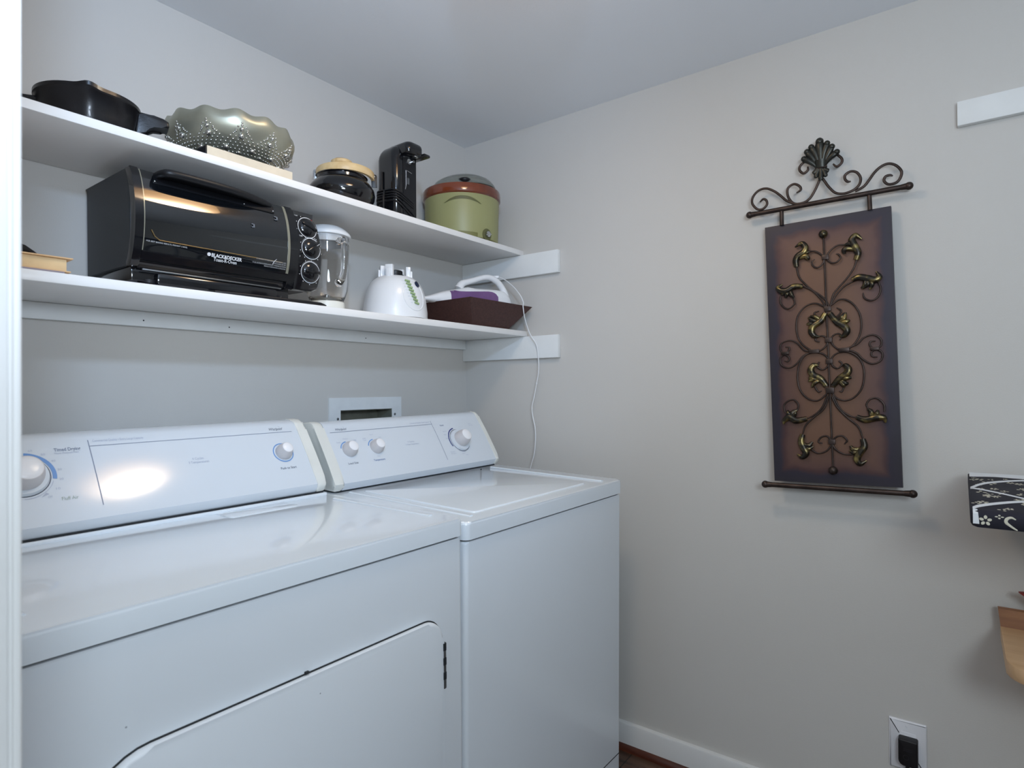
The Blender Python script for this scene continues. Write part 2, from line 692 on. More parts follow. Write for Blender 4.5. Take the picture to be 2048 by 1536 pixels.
# ================================================================== the room
HC = 2.148
RX0, RY0 = -3.3, -3.7
b = MB().box(RX0 - 0.1, 0.1, RY0 - 0.1, 0.1, -0.1, 0.0)
structure(b.build('floor', FLOORM, smooth=False))
b = MB().box(RX0 - 0.1, 0.1, RY0 - 0.1, 0.1, HC, HC + 0.1)
structure(b.build('ceiling', CEIL, smooth=False))
# back wall with the cut-out of the recessed hook-up box
HX0, HX1, HZ0, HZ1 = -0.6114, -0.3935, 0.93, 1.1187
b = MB()
b.box(RX0, HX0, 0, 0.1, 0, HC)
b.box(HX1, 0.1, 0, 0.1, 0, HC)
b.box(HX0, HX1, 0, 0.1, 0, HZ0)
b.box(HX0, HX1, 0, 0.1, HZ1, HC)
structure(b.build('wall_back', WALL, smooth=False))
structure(MB().box(0, 0.1, RY0, 0, 0, HC).build('wall_right', WALL, smooth=False))
structure(MB().box(RX0 - 0.1, RX0, RY0, 0.1, 0, HC).build('wall_left', WALL, smooth=False))
structure(MB().box(RX0 - 0.1, 0.1, RY0 - 0.1, RY0, 0, HC).build('wall_rear', WALL, smooth=False))
# partition beside the dryer, ending in the white door jamb at the picture's left edge
structure(MB().box(-1.80, -1.700, -1.05, 0, 0, HC).build('wall_partition', WALL, smooth=False))
b = MB()
b.box(-1.86, -1.6955, -1.082, -1.05, 0, HC, bevel=0.002)
b.box(-1.6955, -1.6935, -1.0795, -1.05, 0, HC)
b.box(-1.6935, -1.6884, -1.082, -1.05, 0, HC, bevel=0.0018, seg=3)
b.box(-1.72, -1.6884, -1.05, -1.0, 0, HC)
structure(b.build('trim_1', TRIMW))
# baseboard and shoe moulding on the right wall
b = MB().prism([(0, 0.0), (-0.015, 0.0), (-0.015, 0.078), (-0.0125, 0.0835), (-0.006, 0.0852), (0, 0.0852)], 0, 3.69,
               M=Matrix(((1, 0, 0, -0.0), (0, 0, -1, -0.002), (0, 1, 0, 0), (0, 0, 0, 1))))
structure(b.build('baseboard_right', TRIMW))
sh = [(-0.015, 0.0), (-0.0275, 0.0), (-0.0272, 0.006), (-0.0245, 0.0125), (-0.0195, 0.017), (-0.015, 0.0185)]
b = MB().prism(sh, 0, 3.69, M=Matrix(((1, 0, 0, 0), (0, 0, -1, -0.002), (0, 1, 0, 0), (0, 0, 0, 1))))
structure(b.build('trim_2', SHOE))
b = MB().box(-1.70, -0.03, -0.015, 0, 0, 0.085, bevel=0.003)
structure(b.build('baseboard_back', TRIMW))

# ================================================================== shelves
ZU, ZL = 1.6935, 1.3937


def shelf(name, depth, top, th, label):
    b = MB().box(-1.698, -0.0015, -depth, -0.001, top - th, top, bevel=0.0022, seg=2)
    return tag(b.build(name, SHELFW), label, 'shelf', None)


shelf('wall_shelf', 0.2885, ZU, 0.0187, 'upper white wall shelf carrying the skillet, bowl and green slow cooker')
shelf('wall_shelf', 0.3045, ZL, 0.0197, 'lower white wall shelf carrying the toaster oven and blender')


def cleat(x0, x1, y0, y1, z0, z1, label, holes=()):
    r = thing('shelf_cleat', label, 'shelf cleat', ((x0 + x1) / 2, (y0 + y1) / 2, z0))
    c = Vector(((x0 + x1) / 2, (y0 + y1) / 2, z0))
    b = MB().box(x0 - c.x, x1 - c.x, y0 - c.y, y1 - c.y, 0, z1 - z0, bevel=0.0015)
    b.build('board', CLEATW, r)
    for (hx, hy, hz, ax) in holes:
        hb = MB()
        M = Matrix.Translation(Vector((hx, hy, hz)) - c) @ (Matrix.Rotation(math.radians(90), 4, 'X') if ax == 'y' else Matrix.Rotation(math.radians(-90), 4, 'Y'))
        hb.lathe([(0.0, 0.0), (0.0018, 0.0), (0.0018, 0.0003), (0, 0.0003)], seg=10, M=M)
        hb.build('nail_hole', SEAM, r)
    return r


TC = 0.019
cleat(-TC, -0.0005, -0.4486, -0.001, ZU - 0.0190 - 0.0805, ZU - 0.0190, 'white cleat board on the right wall under the upper shelf end')
cleat(-TC, -0.0005, -0.4463, -0.001, ZL - 0.0200 - 0.0817, ZL - 0.0200, 'white cleat board on the right wall under the lower shelf end, crossed by white cord')
cleat(-1.698, -0.0205, -TC, -0.0005, ZL - 0.0200 - 0.036, ZL - 0.0200, 'long thin white ledger strip under the back of the lower shelf',
      [(-1.19, -0.0192, 1.352, 'y'), (-0.98, -0.0192, 1.352, 'y'), (-0.52, -0.0192, 1.352, 'y')])
cleat(-TC, -0.0005, -2.6, -1.5838, 1.805, 1.8633, 'white wood strip high on the right wall at the photo edge')

# ================================================================== hook-up box in the back wall
r = thing('outlet_box', 'white recessed laundry hookup box in the back wall behind the washer', 'wall box', (-0.5025, 0, 0.93))
b = MB()
cx = -0.5025
fx0, fx1, fz0, fz1 = -0.6537 - cx, -0.3513 - cx, -0.04, 1.1575 - 0.93
ix0, ix1, iz0, iz1 = HX0 - cx + 0.001, HX1 - cx - 0.001, 0.002, HZ1 - 0.93 - 0.001
for (a0, a1, c0, c1) in ((fx0, ix0, fz0, fz1), (ix1, fx1, fz0, fz1), (ix0, ix1, fz0, iz0), (ix0, ix1, iz1, fz1)):
    b.box(a0, a1, -0.004, -0.0002, c0, c1)
b.build('frame', mat('white_box_plastic', (226, 229, 230), rough=0.5, noise=0.04, nscale=25), r, smooth=False)
b = MB()
b.box(ix0, ix1, 0.07, 0.073, iz0, iz1)
b.box(ix0, ix0 + 0.002, -0.003, 0.07, iz0, iz1)
b.box(ix1 - 0.002, ix1, -0.003, 0.07, iz0, iz1)
b.box(ix0, ix1, -0.003, 0.07, iz1 - 0.002, iz1)
b.box(ix0, ix1, -0.003, 0.07, iz0, iz0 + 0.002)
b.build('recess', mat('grey_recess_plastic', (120, 122, 112), rough=0.6, noise=0.2, nscale=20), r, smooth=False)
for (sx, sz) in ((-0.3822 - cx, 1.0975 - 0.93), (-0.6211 - cx, 1.0907 - 0.93)):
    b = MB().lathe([(0, 0), (0.0042, 0), (0.0042, 0.0012), (0.003, 0.002), (0, 0.0022)], seg=14,
                   M=Matrix.Translation((sx, -0.004, sz)) @ Matrix.Rotation(math.radians(90), 4, 'X'))
    b.build('screw', GREYSTEEL, r)
for (vx, col) in ((-0.05, (150, 40, 36)), (0.05, (40, 60, 140))):
    b = MB().tube([(vx, 0.035, 0.03), (vx, 0.035, 0.085)], 0.011, seg=14)
    b.tube([(vx - 0.014, 0.03, 0.09), (vx + 0.014, 0.03, 0.09)], 0.006, seg=10)
    b.build('valve', BRASS, r)

# ================================================================== washer and dryer


def slab_outline(W, D, r):
    return rrect(-W, 0, 0, D, r, 6)


def console_part(prof, x0, x1, name, m, parent, bevel=0.0):
    """profile in (y, z) pushed along x"""
    M = Matrix(((0, 0, 1, 0), (1, 0, 0, 0), (0, 1, 0, 0), (0, 0, 0, 1)))
    b = MB().prism(prof, x0, x1, bevel=bevel, seg=2, M=M)
    return b.build(name, m, parent)


def round_knob(parent, F, x, t, rb, rt, h, name='knob', skirt=None, z0=0.0, lift=0.0022):
    """a control on the console face: F maps (x, t, height) to the machine"""
    M = F @ Matrix.Translation((x, t, lift))
    if skirt:
        rs, hs = skirt
        b = MB().lathe([(0, 0), (rs, 0), (rs, hs * 0.3), (rs * 0.93, hs), (0, hs)], seg=48, M=M)
        sk = b.build('dial_skirt', CONSOLE, parent)
        b = MB().arc(rs * 0.985, rs * 1.035, 0, 360, 60, M=M, z=0.0003)
        b.build('dial_outline', PRINTDARK, parent)
        z0 = hs
    b = MB().lathe([(0, z0), (rb, z0), (rb, z0 + h * 0.15), (rb * 0.97, z0 + h * 0.4), (rt * 1.06, z0 + h * 0.93), (rt, z0 + h), (rt * 0.9, z0 + h * 1.0)], seg=44, M=M)
    b.build(name, KNOB, parent)
    b = MB().lathe([(rt * 0.98, z0 + h * 0.985), (rt * 0.93, z0 + h * 1.03), (rt * 0.6, z0 + h * 1.1), (0, z0 + h * 1.13)], seg=44, M=M)
    b.build('knob_cap', KNOBCAP, parent)


def machine(name, label, cat, loc, rot, W, D, H, lid_h, y_foot, prof, end_w, lid_panel):
    r = thing(name, label, cat, loc, rot)
    # cabinet hangs below the top; local origin is the front right corner of the top
    b = MB().prism(rrect(-W + 0.003, -0.003, 0.004, D - 0.004, 0.011, 5), -H, -lid_h - 0.0045, bevel=0.006, seg=3, top_only=True)
    b.build('cabinet', ENAMELF, r)
    b = MB().prism(rrect(-W + 0.008, -0.008, 0.010, D - 0.01, 0.01, 4), -lid_h - 0.006, -lid_h + 0.002)
    b.build('gap_seal', SEAM, r)
    # top: rounded shell
    t = MB()
    t.prism(rrect(-W, 0, 0, D, 0.016, 6), -lid_h, 0.0, bevel=0.007, seg=4, top_only=True)
    t.build('top_panel', ENAMEL, r)
    # feet
    for fx in (-0.06, -W + 0.06):
        for fy in (0.06, D - 0.06):
            MB().lathe([(0, 0), (0.02, 0), (0.02, 0.01), (0.009, 0.012), (0.009, 0.03), (0, 0.03)], seg=16, M=Matrix.Translation((fx, fy, -H - 0.0115))).build('foot', BLACKM, r)
    return r


# ---- washer
WW, WD, WH = 0.686, 0.655, 0.888
WASH = machine('washing_machine', 'white top loading washing machine nearest the right wall', 'washing machine',
               (-0.1694, -0.7664, 0.9066), (math.radians(1.1115), math.radians(-0.6843), math.radians(-2.0258)), WW, WD, WH, 0.0385, 0.49, None, None, None)
# lid: recessed groove outline and slightly raised door
gx0, gx1, gy0, gy1 = -0.605, -0.128, 0.050, 0.455
b = MB().prism(rrect(gx0, gx1, gy0, gy1, 0.012, 4), -0.001, 0.0032, bevel=0.003, seg=3, top_only=True)
b.build('lid', ENAMEL, WASH)
b = MB()
b.tube([(-0.060, 0.035, 0.0005), (-0.058, 0.47, 0.0005)], 0.006, seg=12, flat=0.4, up=(0, 0, 1))
b.build('lid_rail', ENAMEL, WASH)
b = MB()
b.tube([(-0.632, 0.035, 0.0005), (-0.634, 0.47, 0.0005)], 0.006, seg=12, flat=0.4, up=(0, 0, 1))
b.build('lid_rail', ENAMEL, WASH)
b = MB().tube([(-0.1365, 0.4450, 0.0042), (-0.1395, 0.4450, 0.0042)], 0.0022, seg=8)
b.build('lid_hinge', SEAM, WASH)
# lower service panel seam
b = MB()
b.box(-WW + 0.012, -0.012, 0.0030, 0.0045, -0.8235, -0.8215)
b.build('kick_seam', SEAM, WASH)
# console
wprof = [(0.492, 0.0045), (0.486, 0.012), (0.4815, 0.0185), (0.4786, 0.0243), (0.48842, 0.04065), (0.49844, 0.05687), (0.50866, 0.07295), (0.51908, 0.08891), (0.52969, 0.10473), (0.54049, 0.12042), (0.5515, 0.13598), (0.5627, 0.15141), (0.5741, 0.1667),
         (0.5768, 0.1712), (0.583, 0.1775), (0.592, 0.1815), (0.604, 0.183), (0.640, 0.178), (0.652, 0.160), (0.654, 0.0045)]


def shift(prof, d):
    """grow a profile outwards a little (front side only)"""
    return [(y - d if y < 0.6 else y + d * 0.3, z + (d * 0.6 if z > 0.16 else 0)) for (y, z) in prof]


con = console_part(wprof, -WW + 0.040, -0.022, 'console', CONSOLE, WASH, bevel=0.0)
console_part(shift(wprof, 0.0018), -0.0225, -0.006, 'end_cap', CREAM, con, bevel=0.006)
console_part(shift(wprof, 0.0018), -WW + 0.010, -WW + 0.0405, 'end_cap', CREAM, con, bevel=0.007)
b = MB().box(-WW + 0.03, -0.014, 0.4925, 0.60, 0.0003, 0.0050)
b.build('console_gap', SEAM, con, smooth=False)


def face_frame(a, c, x0=0.0):
    """x along the machine, y up the console face, z out of it"""
    ey = Vector((0, c[0] - a[0], c[1] - a[1]))
    return frame((x0, a[0], a[1]), (1, 0, 0), ey)


BOW, WL, DL = 0.0024, 0.17146, 0.17477


def bulge(t, L):
    return BOW * 4 * t * (L - t) / (L * L)


def letter(parent, F, L, m, s, x, y, size, width, align='LEFT', shear=0.0, bold=0.0):
    b = MB().text(s, x, y, size=size, width=width, align=align, M=F, z=0.0006, shear=shear, bold=bold)
    return b.bow(F, L, BOW).build('lettering', m, parent, smooth=False)


FW = face_frame((0.4786, 0.0243), (0.5741, 0.1667))
Z = 0.0006
for bx_ in ((-0.6322, -0.2459, 0.1545, 0.1559), (-0.2475, -0.2461, 0.0227, 0.1679)):
    b = MB()
    for k in range(16):
        if bx_[1] - bx_[0] > 0.1:
            xa, xb = bx_[0] + (bx_[1] - bx_[0]) * k / 16, bx_[0] + (bx_[1] - bx_[0]) * (k + 1) / 16
            b.poly([(xa, bx_[2], Z), (xb, bx_[2], Z), (xb, bx_[3], Z), (xa, bx_[3], Z)], M=FW)
        else:
            ya, yb = bx_[2] + (bx_[3] - bx_[2]) * k / 16, bx_[2] + (bx_[3] - bx_[2]) * (k + 1) / 16
            b.poly([(bx_[0], ya, Z), (bx_[1], ya, Z), (bx_[1], yb, Z), (bx_[0], yb, Z)], M=FW)
    b.bow(FW, WL, BOW).build('print_line', PRINTGREY, con, smooth=False)
BLUEGREY = mat('blue_grey_print', (110, 132, 172), rough=0.5)
letter(con, FW, WL, PRINTDARK, 'Whirlpool', -0.611, 0.1605, 0.0105, 0.0370, shear=0.35)
b = MB().arc(0.0105, 0.0110, 200, 400, 30, M=FW @ Matrix.Translation((-0.592, 0.1655, 0)) @ Matrix.Rotation(0.35, 4, 'Z') @ Matrix.Diagonal((1.0, 0.42, 1, 1)), z=Z)
b.bow(FW, WL, BOW).build('logo_swirl', PRINTGREY, con, smooth=False)
letter(con, FW, WL, PRINTDARK, 'Load Size', -0.6125, 0.0520, 0.0088, 0.0325)
letter(con, FW, WL, BLUEGREY, 'Temperature', -0.5258, 0.0520, 0.0088, 0.0400, bold=0.01)
letter(con, FW, WL, PRINTGREY, 'Normal', -0.214, 0.1450, 0.0080, 0.0165, bold=0.015)
for (s, x, y, w) in (('Commercial Quality \u2022 Super Capacity', -0.3362, 0.1625, 0.083), ('8 Cycles', -0.378, 0.0985, 0.026), ('3 Water Temperatures', -0.390, 0.0895, 0.054)):
    letter(con, FW, WL, PRINTPALE, s, x, y, 0.0068, w)
for (s, x, y, w) in (('Rinse', -0.080, 0.1430, 0.013), ('Spin Only', -0.080, 0.1365, 0.019), ('Super Wash', -0.214, 0.1222, 0.017), ('Medium', -0.216, 0.1095, 0.013),
                     ('Light', -0.2165, 0.0955, 0.013), ('Permanent', -0.220, 0.0455, 0.020), ('Press', -0.220, 0.0390, 0.022), ('Knits', -0.172, 0.0350, 0.012), ('Gentle', -0.157, 0.0285, 0.012),
                     ('Small', -0.6245, 0.1205, 0.012), ('Medium', -0.6000, 0.1300, 0.017), ('Large', -0.5670, 0.1235, 0.009), ('Cold', -0.5350, 0.1250, 0.010), ('Cold', -0.5350, 0.1190, 0.010),
                     ('Warm', -0.5055, 0.1355, 0.012), ('Hot', -0.4760, 0.1245, 0.008), ('Rinse', -0.508, 0.0640, 0.009)):
    letter(con, FW, WL, PRINTPALE, s, x, y, 0.0058, w)
for (ra, rb_, a0, a1, x, y, m, nm) in ((0.0245, 0.0272, 165, 95, -0.5925, 0.0965, BLUE, 'size_arc'), (0.0245, 0.0272, 165, 95, -0.4995, 0.0955, BLUE, 'temperature_arc'),
                                       (0.0445, 0.0482, 205, 98, -0.1560, 0.0860, NAVY, 'cycle_arc'), (0.0420, 0.0440, 235, 275, -0.1560, 0.0860, PRINTPALE, 'cycle_arc')):
    MB().arc(ra, rb_, a0, a1, 24, M=FW @ Matrix.Translation((x, y, 0)), z=Z).bow(FW, WL, BOW).build(nm, m, con, smooth=False)
round_knob(con, FW, -0.5925, 0.0965, 0.0220, 0.0150, 0.0250)
round_knob(con, FW, -0.4995, 0.0955, 0.0212, 0.0148, 0.0250)
round_knob(con, FW, -0.1560, 0.0860, 0.0270, 0.0195, 0.0330, name='timer_knob', skirt=(0.0400, 0.007))

# ---- dryer
DW, DD, DH = 0.737, 0.70, 0.895
DRY = machine('clothes_dryer', 'white front loading clothes dryer at left beside the door jamb', 'clothes dryer',
              (-0.8824, -0.7621, 0.9178), (math.radians(0.0869), math.radians(-0.322), math.radians(-1.0879)), DW, DD, DH, 0.0350, 0.47, None, None, None)
b = MB()
b.tube([(-0.0285, 0.070, 0.0003), (-0.0275, 0.40, 0.0003)], 0.006, seg=12, flat=0.4, up=(0, 0, 1))
b.build('top_rib', ENAMEL, DRY)
b = MB()
b.tube([(-0.7085, 0.070, 0.0003), (-0.7085, 0.40, 0.0003)], 0.006, seg=12, flat=0.4, up=(0, 0, 1))
b.build('top_rib', ENAMEL, DRY)
b = MB().prism(rrect(-0.285, -0.125, 0.395, 0.470, 0.010, 4), -0.001, 0.0010, bevel=0.0009, seg=2, top_only=True)
b.build('lint_screen_cover', ENAMEL, DRY)
# drum door with rounded upper corners
XZ = Matrix(((1, 0, 0, 0), (0, 0, -1, 0.0), (0, 1, 0, 0), (0, 0, 0, 1)))
do = rrect(-0.668, -0.0705, -0.675, -0.1818, (0.03, 0.03, 0.042, 0.075), 8)
b = MB().prism(do, 0.0, 0.0125, bevel=0.007, seg=4, top_only=True, M=Matrix.Translation((0, 0.0043, 0)) @ XZ)
door = b.build('door', ENAMELF, DRY)
do2 = rrect(-0.6705, -0.0680, -0.6775, -0.1793, (0.0325, 0.0325, 0.0445, 0.0775), 8)
b = MB().prism(do2, 0.0, 0.0016, M=Matrix.Translation((0, 0.0043, 0)) @ XZ)
b.build('door_gap', SEAM, DRY, smooth=False)
for (z0, z1) in ((-0.322, -0.232), (-0.640, -0.550)):
    b = MB()
    b.box(-0.0690, -0.0635, -0.0070, 0.0045, z0, z1, bevel=0.001)
    b.tube([(-0.0700, -0.0070, z0 + 0.002), (-0.0700, -0.0070, z1 - 0.002)], 0.0028, seg=10)
    b.build('hinge', GREYSTEEL, door)
    b = MB()
    for k in range(3):
        zz = z0 + 0.02 + k * 0.028
        b.box(-0.0735, -0.0665, -0.0102, -0.0085, zz, zz + 0.014)
    b.build('hinge_gap', SEAM, door, smooth=False)
b = MB().box(-0.3705, -0.3640, -0.0005, 0.0045, -0.1800, -0.1765)
b.build('door_catch', SEAM, DRY, smooth=False)
for (cx_, cz_) in ((-0.620, -0.150), (-0.350, -0.215)):
    b = MB().lathe([(0, 0), (0.0013, 0), (0.0011, 0.0003), (0, 0.0004)], seg=10, M=Matrix.Translation((cx_, 0.0040 if cz_ > -0.17 else -0.0080, cz_)) @ Matrix.Rotation(math.radians(90), 4, 'X'))
    b.build('paint_chip', mat('chip_grey', (150, 156, 164), rough=0.7), DRY)
dprof = [(0.468, 0.0105), (0.463, 0.0160), (0.4575, 0.0240), (0.4561, 0.032), (0.46631, 0.04855), (0.47671, 0.06496), (0.48731, 0.08124), (0.4981, 0.09739), (0.50909, 0.1134), (0.52027, 0.12927), (0.53165, 0.14502), (0.54323, 0.16063), (0.555, 0.1761),
         (0.5592, 0.1795), (0.5660, 0.1835), (0.5780, 0.1862), (0.6000, 0.1875), (0.6500, 0.1830), (0.6700, 0.1600), (0.6750, 0.0)]
con = console_part(dprof, -DW + 0.040, -0.036, 'console', CONSOLE, DRY, bevel=0.0)
console_part(shift(dprof, 0.0018), -0.0366, -0.010, 'end_cap', CREAM, con, bevel=0.006)
console_part(shift(dprof, 0.0018), -DW + 0.010, -DW + 0.0405, 'end_cap', CREAM, con, bevel=0.007)
b = MB().box(-DW + 0.02, -0.014, 0.4645, 0.62, 0.0068, 0.0110)
b.build('console_gap', SEAM, con, smooth=False)
b = MB().box(-DW + 0.006, -0.006, 0.4600, 0.66, -0.001, 0.0072, bevel=0.0025)
b.build('console_plinth', ENAMEL, con)
FD = face_frame((0.4561, 0.0320), (0.5550, 0.1761))
for bx_ in ((-0.4923, -0.0528, 0.1532, 0.1545), (-0.4930, -0.4915, 0.0242, 0.1681)):
    b = MB()
    for k in range(16):
        if bx_[1] - bx_[0] > 0.1:
            xa, xb = bx_[0] + (bx_[1] - bx_[0]) * k / 16, bx_[0] + (bx_[1] - bx_[0]) * (k + 1) / 16
            b.poly([(xa, bx_[2], Z), (xb, bx_[2], Z), (xb, bx_[3], Z), (xa, bx_[3], Z)], M=FD)
        else:
            ya, yb = bx_[2] + (bx_[3] - bx_[2]) * k / 16, bx_[2] + (bx_[3] - bx_[2]) * (k + 1) / 16
            b.poly([(bx_[0], ya, Z), (bx_[1], ya, Z), (bx_[1], yb, Z), (bx_[0], yb, Z)], M=FD)
    b.bow(FD, DL, BOW).build('print_line', PRINTGREY, con, smooth=False)
letter(con, FD, DL, PRINTDARK, 'Whirlpool', -0.1106, 0.1605, 0.0105, 0.0355, shear=0.35)
b = MB().arc(0.0105, 0.0110, 200, 400, 30, M=FD @ Matrix.Translation((-0.092, 0.1655, 0)) @ Matrix.Rotation(0.35, 4, 'Z') @ Matrix.Diagonal((1.0, 0.42, 1, 1)), z=Z)
b.bow(FD, DL, BOW).build('logo_swirl', PRINTGREY, con, smooth=False)
letter(con, FD, DL, PRINTDARK, 'Push to Start', -0.1175, 0.0500, 0.0088, 0.0415)
letter(con, FD, DL, PRINTGREY, 'Timed Drying', -0.5500, 0.1475, 0.0100, 0.0425, bold=0.02)
letter(con, FD, DL, PRINTPALE, 'Commercial Quality \u2022 Extra Large Capacity', -0.4848, 0.1630, 0.0078, 0.092)
letter(con, FD, DL, PRINTPALE, 'Minutes (Permanent Press)', -0.5502, 0.1410, 0.0066, 0.0385)
letter(con, FD, DL, PRINTPALE, '4 Cycles', -0.3110, 0.0995, 0.0085, 0.0245)
letter(con, FD, DL, PRINTPALE, '3 Temperatures', -0.3203, 0.0910, 0.0085, 0.0435)
letter(con, FD, DL, PRINTGREEN, 'Fluff Air', -0.5537, 0.0440, 0.0100, 0.0255)
for k, s in enumerate(('60', '50', '40', '30', '20', '10', 'OFF')):
    a = math.radians(72 - k * 21)
    letter(con, FD, DL, PRINTPALE, s, -0.6030 + 0.0560 * math.cos(a), 0.0995 + 0.0560 * math.sin(a) - 0.002, 0.0060, 0.0065, align='CENTER')
for (ra, rb_, a0, a1, x, y, m, nm) in ((0.0430, 0.0495, 82, -12, -0.6030, 0.0995, BLUE, 'dial_arc'), (0.0238, 0.0262, 0, 360, -0.0968, 0.0955, BLUE, 'start_ring'), (0.0440, 0.0450, -18, -95, -0.6030, 0.0995, PRINTPALE, 'dial_arc')):
    MB().arc(ra, rb_, a0, a1, 48, M=FD @ Matrix.Translation((x, y, 0)), z=Z).bow(FD, DL, BOW).build(nm, m, con, smooth=False)
MB().poly([(-0.575, 0.0635, Z), (-0.5705, 0.0600, Z), (-0.583, 0.0545, Z)], M=FD).bow(FD, DL, BOW).build('dial_pointer', PRINTPALE, con, smooth=False)
round_knob(con, FD, -0.0968, 0.0955, 0.0200, 0.0135, 0.0260, name='start_knob')
round_knob(con, FD, -0.6030, 0.0995, 0.0300, 0.0235, 0.0280, name='timer_knob', skirt=(0.0395, 0.007))

# ================================================================== things on the upper shelf
# ---- cast-iron skillet
sk = thing('skillet', 'deep black cast iron skillet with pour spouts at left end of upper shelf', 'skillet', (-1.3418, -0.14, ZU), (0, 0, math.atan2(-0.31, 0.95)))


def spout(a, r, z):
    if r < 0.06:
        return r, z
    k = 0
    for c in (-math.pi / 2, math.pi / 2):
        d = (a - c + math.pi) % (2 * math.pi) - math.pi
        k = max(k, math.exp(-(d / 0.16) ** 2))
    f = max(0, (z - 0.02) / 0.066)
    return r + 0.0085 * k * f, z + 0.004 * k * f


b = MB().lathe([(0, 0.0), (0.074, 0.0), (0.0765, 0.003), (0.083, 0.040), (0.0885, 0.078), (0.0925, 0.0805), (0.0925, 0.0875), (0.0890, 0.0885),
                (0.0855, 0.0865), (0.0795, 0.040), (0.0725, 0.008), (0, 0.007)], seg=96, fn=spout)
b.build('pan', IRON, sk, angle=50)
# helper handle at right: tab with a fillet curving down to the wall
pr_ = [(0.080, 0.035), (0.092, 0.036), (0.0965, 0.046), (0.1040, 0.0560), (0.1150, 0.0625), (0.1300, 0.0640), (0.1420, 0.0615), (0.1445, 0.0665), (0.1430, 0.0760),
       (0.1330, 0.0815), (0.1150, 0.0835), (0.085, 0.0855)]
b = MB().prism(pr_, -0.021, 0.021, bevel=0.004, seg=3, M=Matrix(((1, 0, 0, 0), (0, 0, -1, 0), (0, 1, 0, 0), (0, 0, 0, 1))))
b.build('helper_handle', IRON, sk)
b = MB().loft([[(-0.085 - s, w * math.cos(a), 0.070 + t * s + 0.0075 * math.sin(a)) for a in [2 * math.pi * k / 16 for k in range(16)]]
               for (s, w, t) in ((0, 0.016, 0), (0.02, 0.012, -0.05), (0.06, 0.013, -0.05), (0.10, 0.015, -0.05), (0.112, 0.009, -0.05))])
b.build('handle', IRON, sk)

# ---- hardback lying under the bowl
bk = thing('book', 'book with cream pages lying under the beaded silver bowl', 'book', (-1.066, -0.285, ZU))
b = MB()
b.box(-0.101, 0.1030, 0.003, 0.188, 0.0025, 0.0175, bevel=0.001)
b.build('page_block', PAGES, bk)
b = MB()
b.box(-0.1035, 0.104, 0.0035, 0.192, 0, 0.0025)
b.box(-0.1035, 0.104, 0.0035, 0.192, 0.0175, 0.0198)
b.box(-0.1060, -0.1030, 0.0015, 0.192, 0, 0.0198, bevel=0.001)
b.build('cover', [COVERBLK], bk)
b = MB()
b.box(-0.1031, 0.1033, 0.0005, 0.0040, 0.0003, 0.0196)
b.build('fore_edge', PAGES, bk)

# ---- ruffled silver bowl with raised bead pattern
bw = thing('bowl', 'silvery ruffled bowl with raised bead pattern on the upper shelf', 'bowl', (-1.042, -0.1500, ZU + 0.0200))
NL = 13


def ruffle(a, r, z):
    f = max(0.0, (z - 0.060) / 0.045) ** 1.5
    return r + 0.0020 * f * math.cos(NL * a + 0.6), z + 0.0036 * f * math.cos(NL * a + 0.6)


bprof = [(0.0, 0.0), (0.046, 0.0), (0.052, 0.002), (0.056, 0.006), (0.078, 0.014), (0.105, 0.029), (0.127, 0.046), (0.140, 0.064), (0.1450, 0.080), (0.1450, 0.089), (0.1415, 0.0985),
         (0.1385, 0.1040), (0.1365, 0.1035), (0.1390, 0.0975), (0.1420, 0.089), (0.1418, 0.080), (0.1372, 0.065), (0.124, 0.048), (0.102, 0.032), (0.074, 0.017), (0.04, 0.006), (0.0, 0.005)]
MB().lathe(bprof, seg=156, fn=ruffle).build('bowl_shell', SILVER, bw, angle=60)


def br(z):
    pts = bprof[2:9]
    for (r0, z0), (r1, z1) in zip(pts[:-1], pts[1:]):
        if z0 <= z <= z1:
            return r0 + (r1 - r0) * (z - z0) / (z1 - z0)
    return pts[-1][0]


b = MB()
NS = 12
for s in range(NS):
    a0 = 2 * math.pi * (s + 0.35) / NS
    for (da, z, rr) in ((0, 0.050, 0.0072), (0, 0.0625, 0.0052), (0.0, 0.0705, 0.0032), (0.5, 0.030, 0.0066), (0, 0.024, 0.0045)):
        a = a0 + da * 2 * math.pi / NS
        r_ = br(z)
        b.ball((r_ * math.cos(a), r_ * math.sin(a), z), rr, seg=12)
    for row in range(9):
        z = 0.0185 + row * 0.0050
        m_ = 6
        for k in range(m_):
            u = (k + 0.5 * (row % 2)) / m_ - 0.5
            lim = 0.5 if row < 5 else 0.5
            if row >= 5 and abs(u) > 0.42 - 0.05 * (row - 5):
                continue
            if abs(u) < 0.11 and row in (6, 7):
                continue
            a = a0 + u * 2 * math.pi / NS
            r_ = br(z)
            b.ico((r_ * math.cos(a), r_ * math.sin(a), z), 0.0027, 1)
    for (du, z) in ((-0.17, 0.0610), (0.17, 0.0610), (-0.11, 0.0670), (0.11, 0.0670), (0.0, 0.0755), (-0.2, 0.056), (0.2, 0.056)):
        a = a0 + du * 2 * math.pi / NS
        r_ = br(z)
        b.ico((r_ * math.cos(a), r_ * math.sin(a), z), 0.0026, 1)
b.build('bead_relief', SILVERB, bw, angle=180)

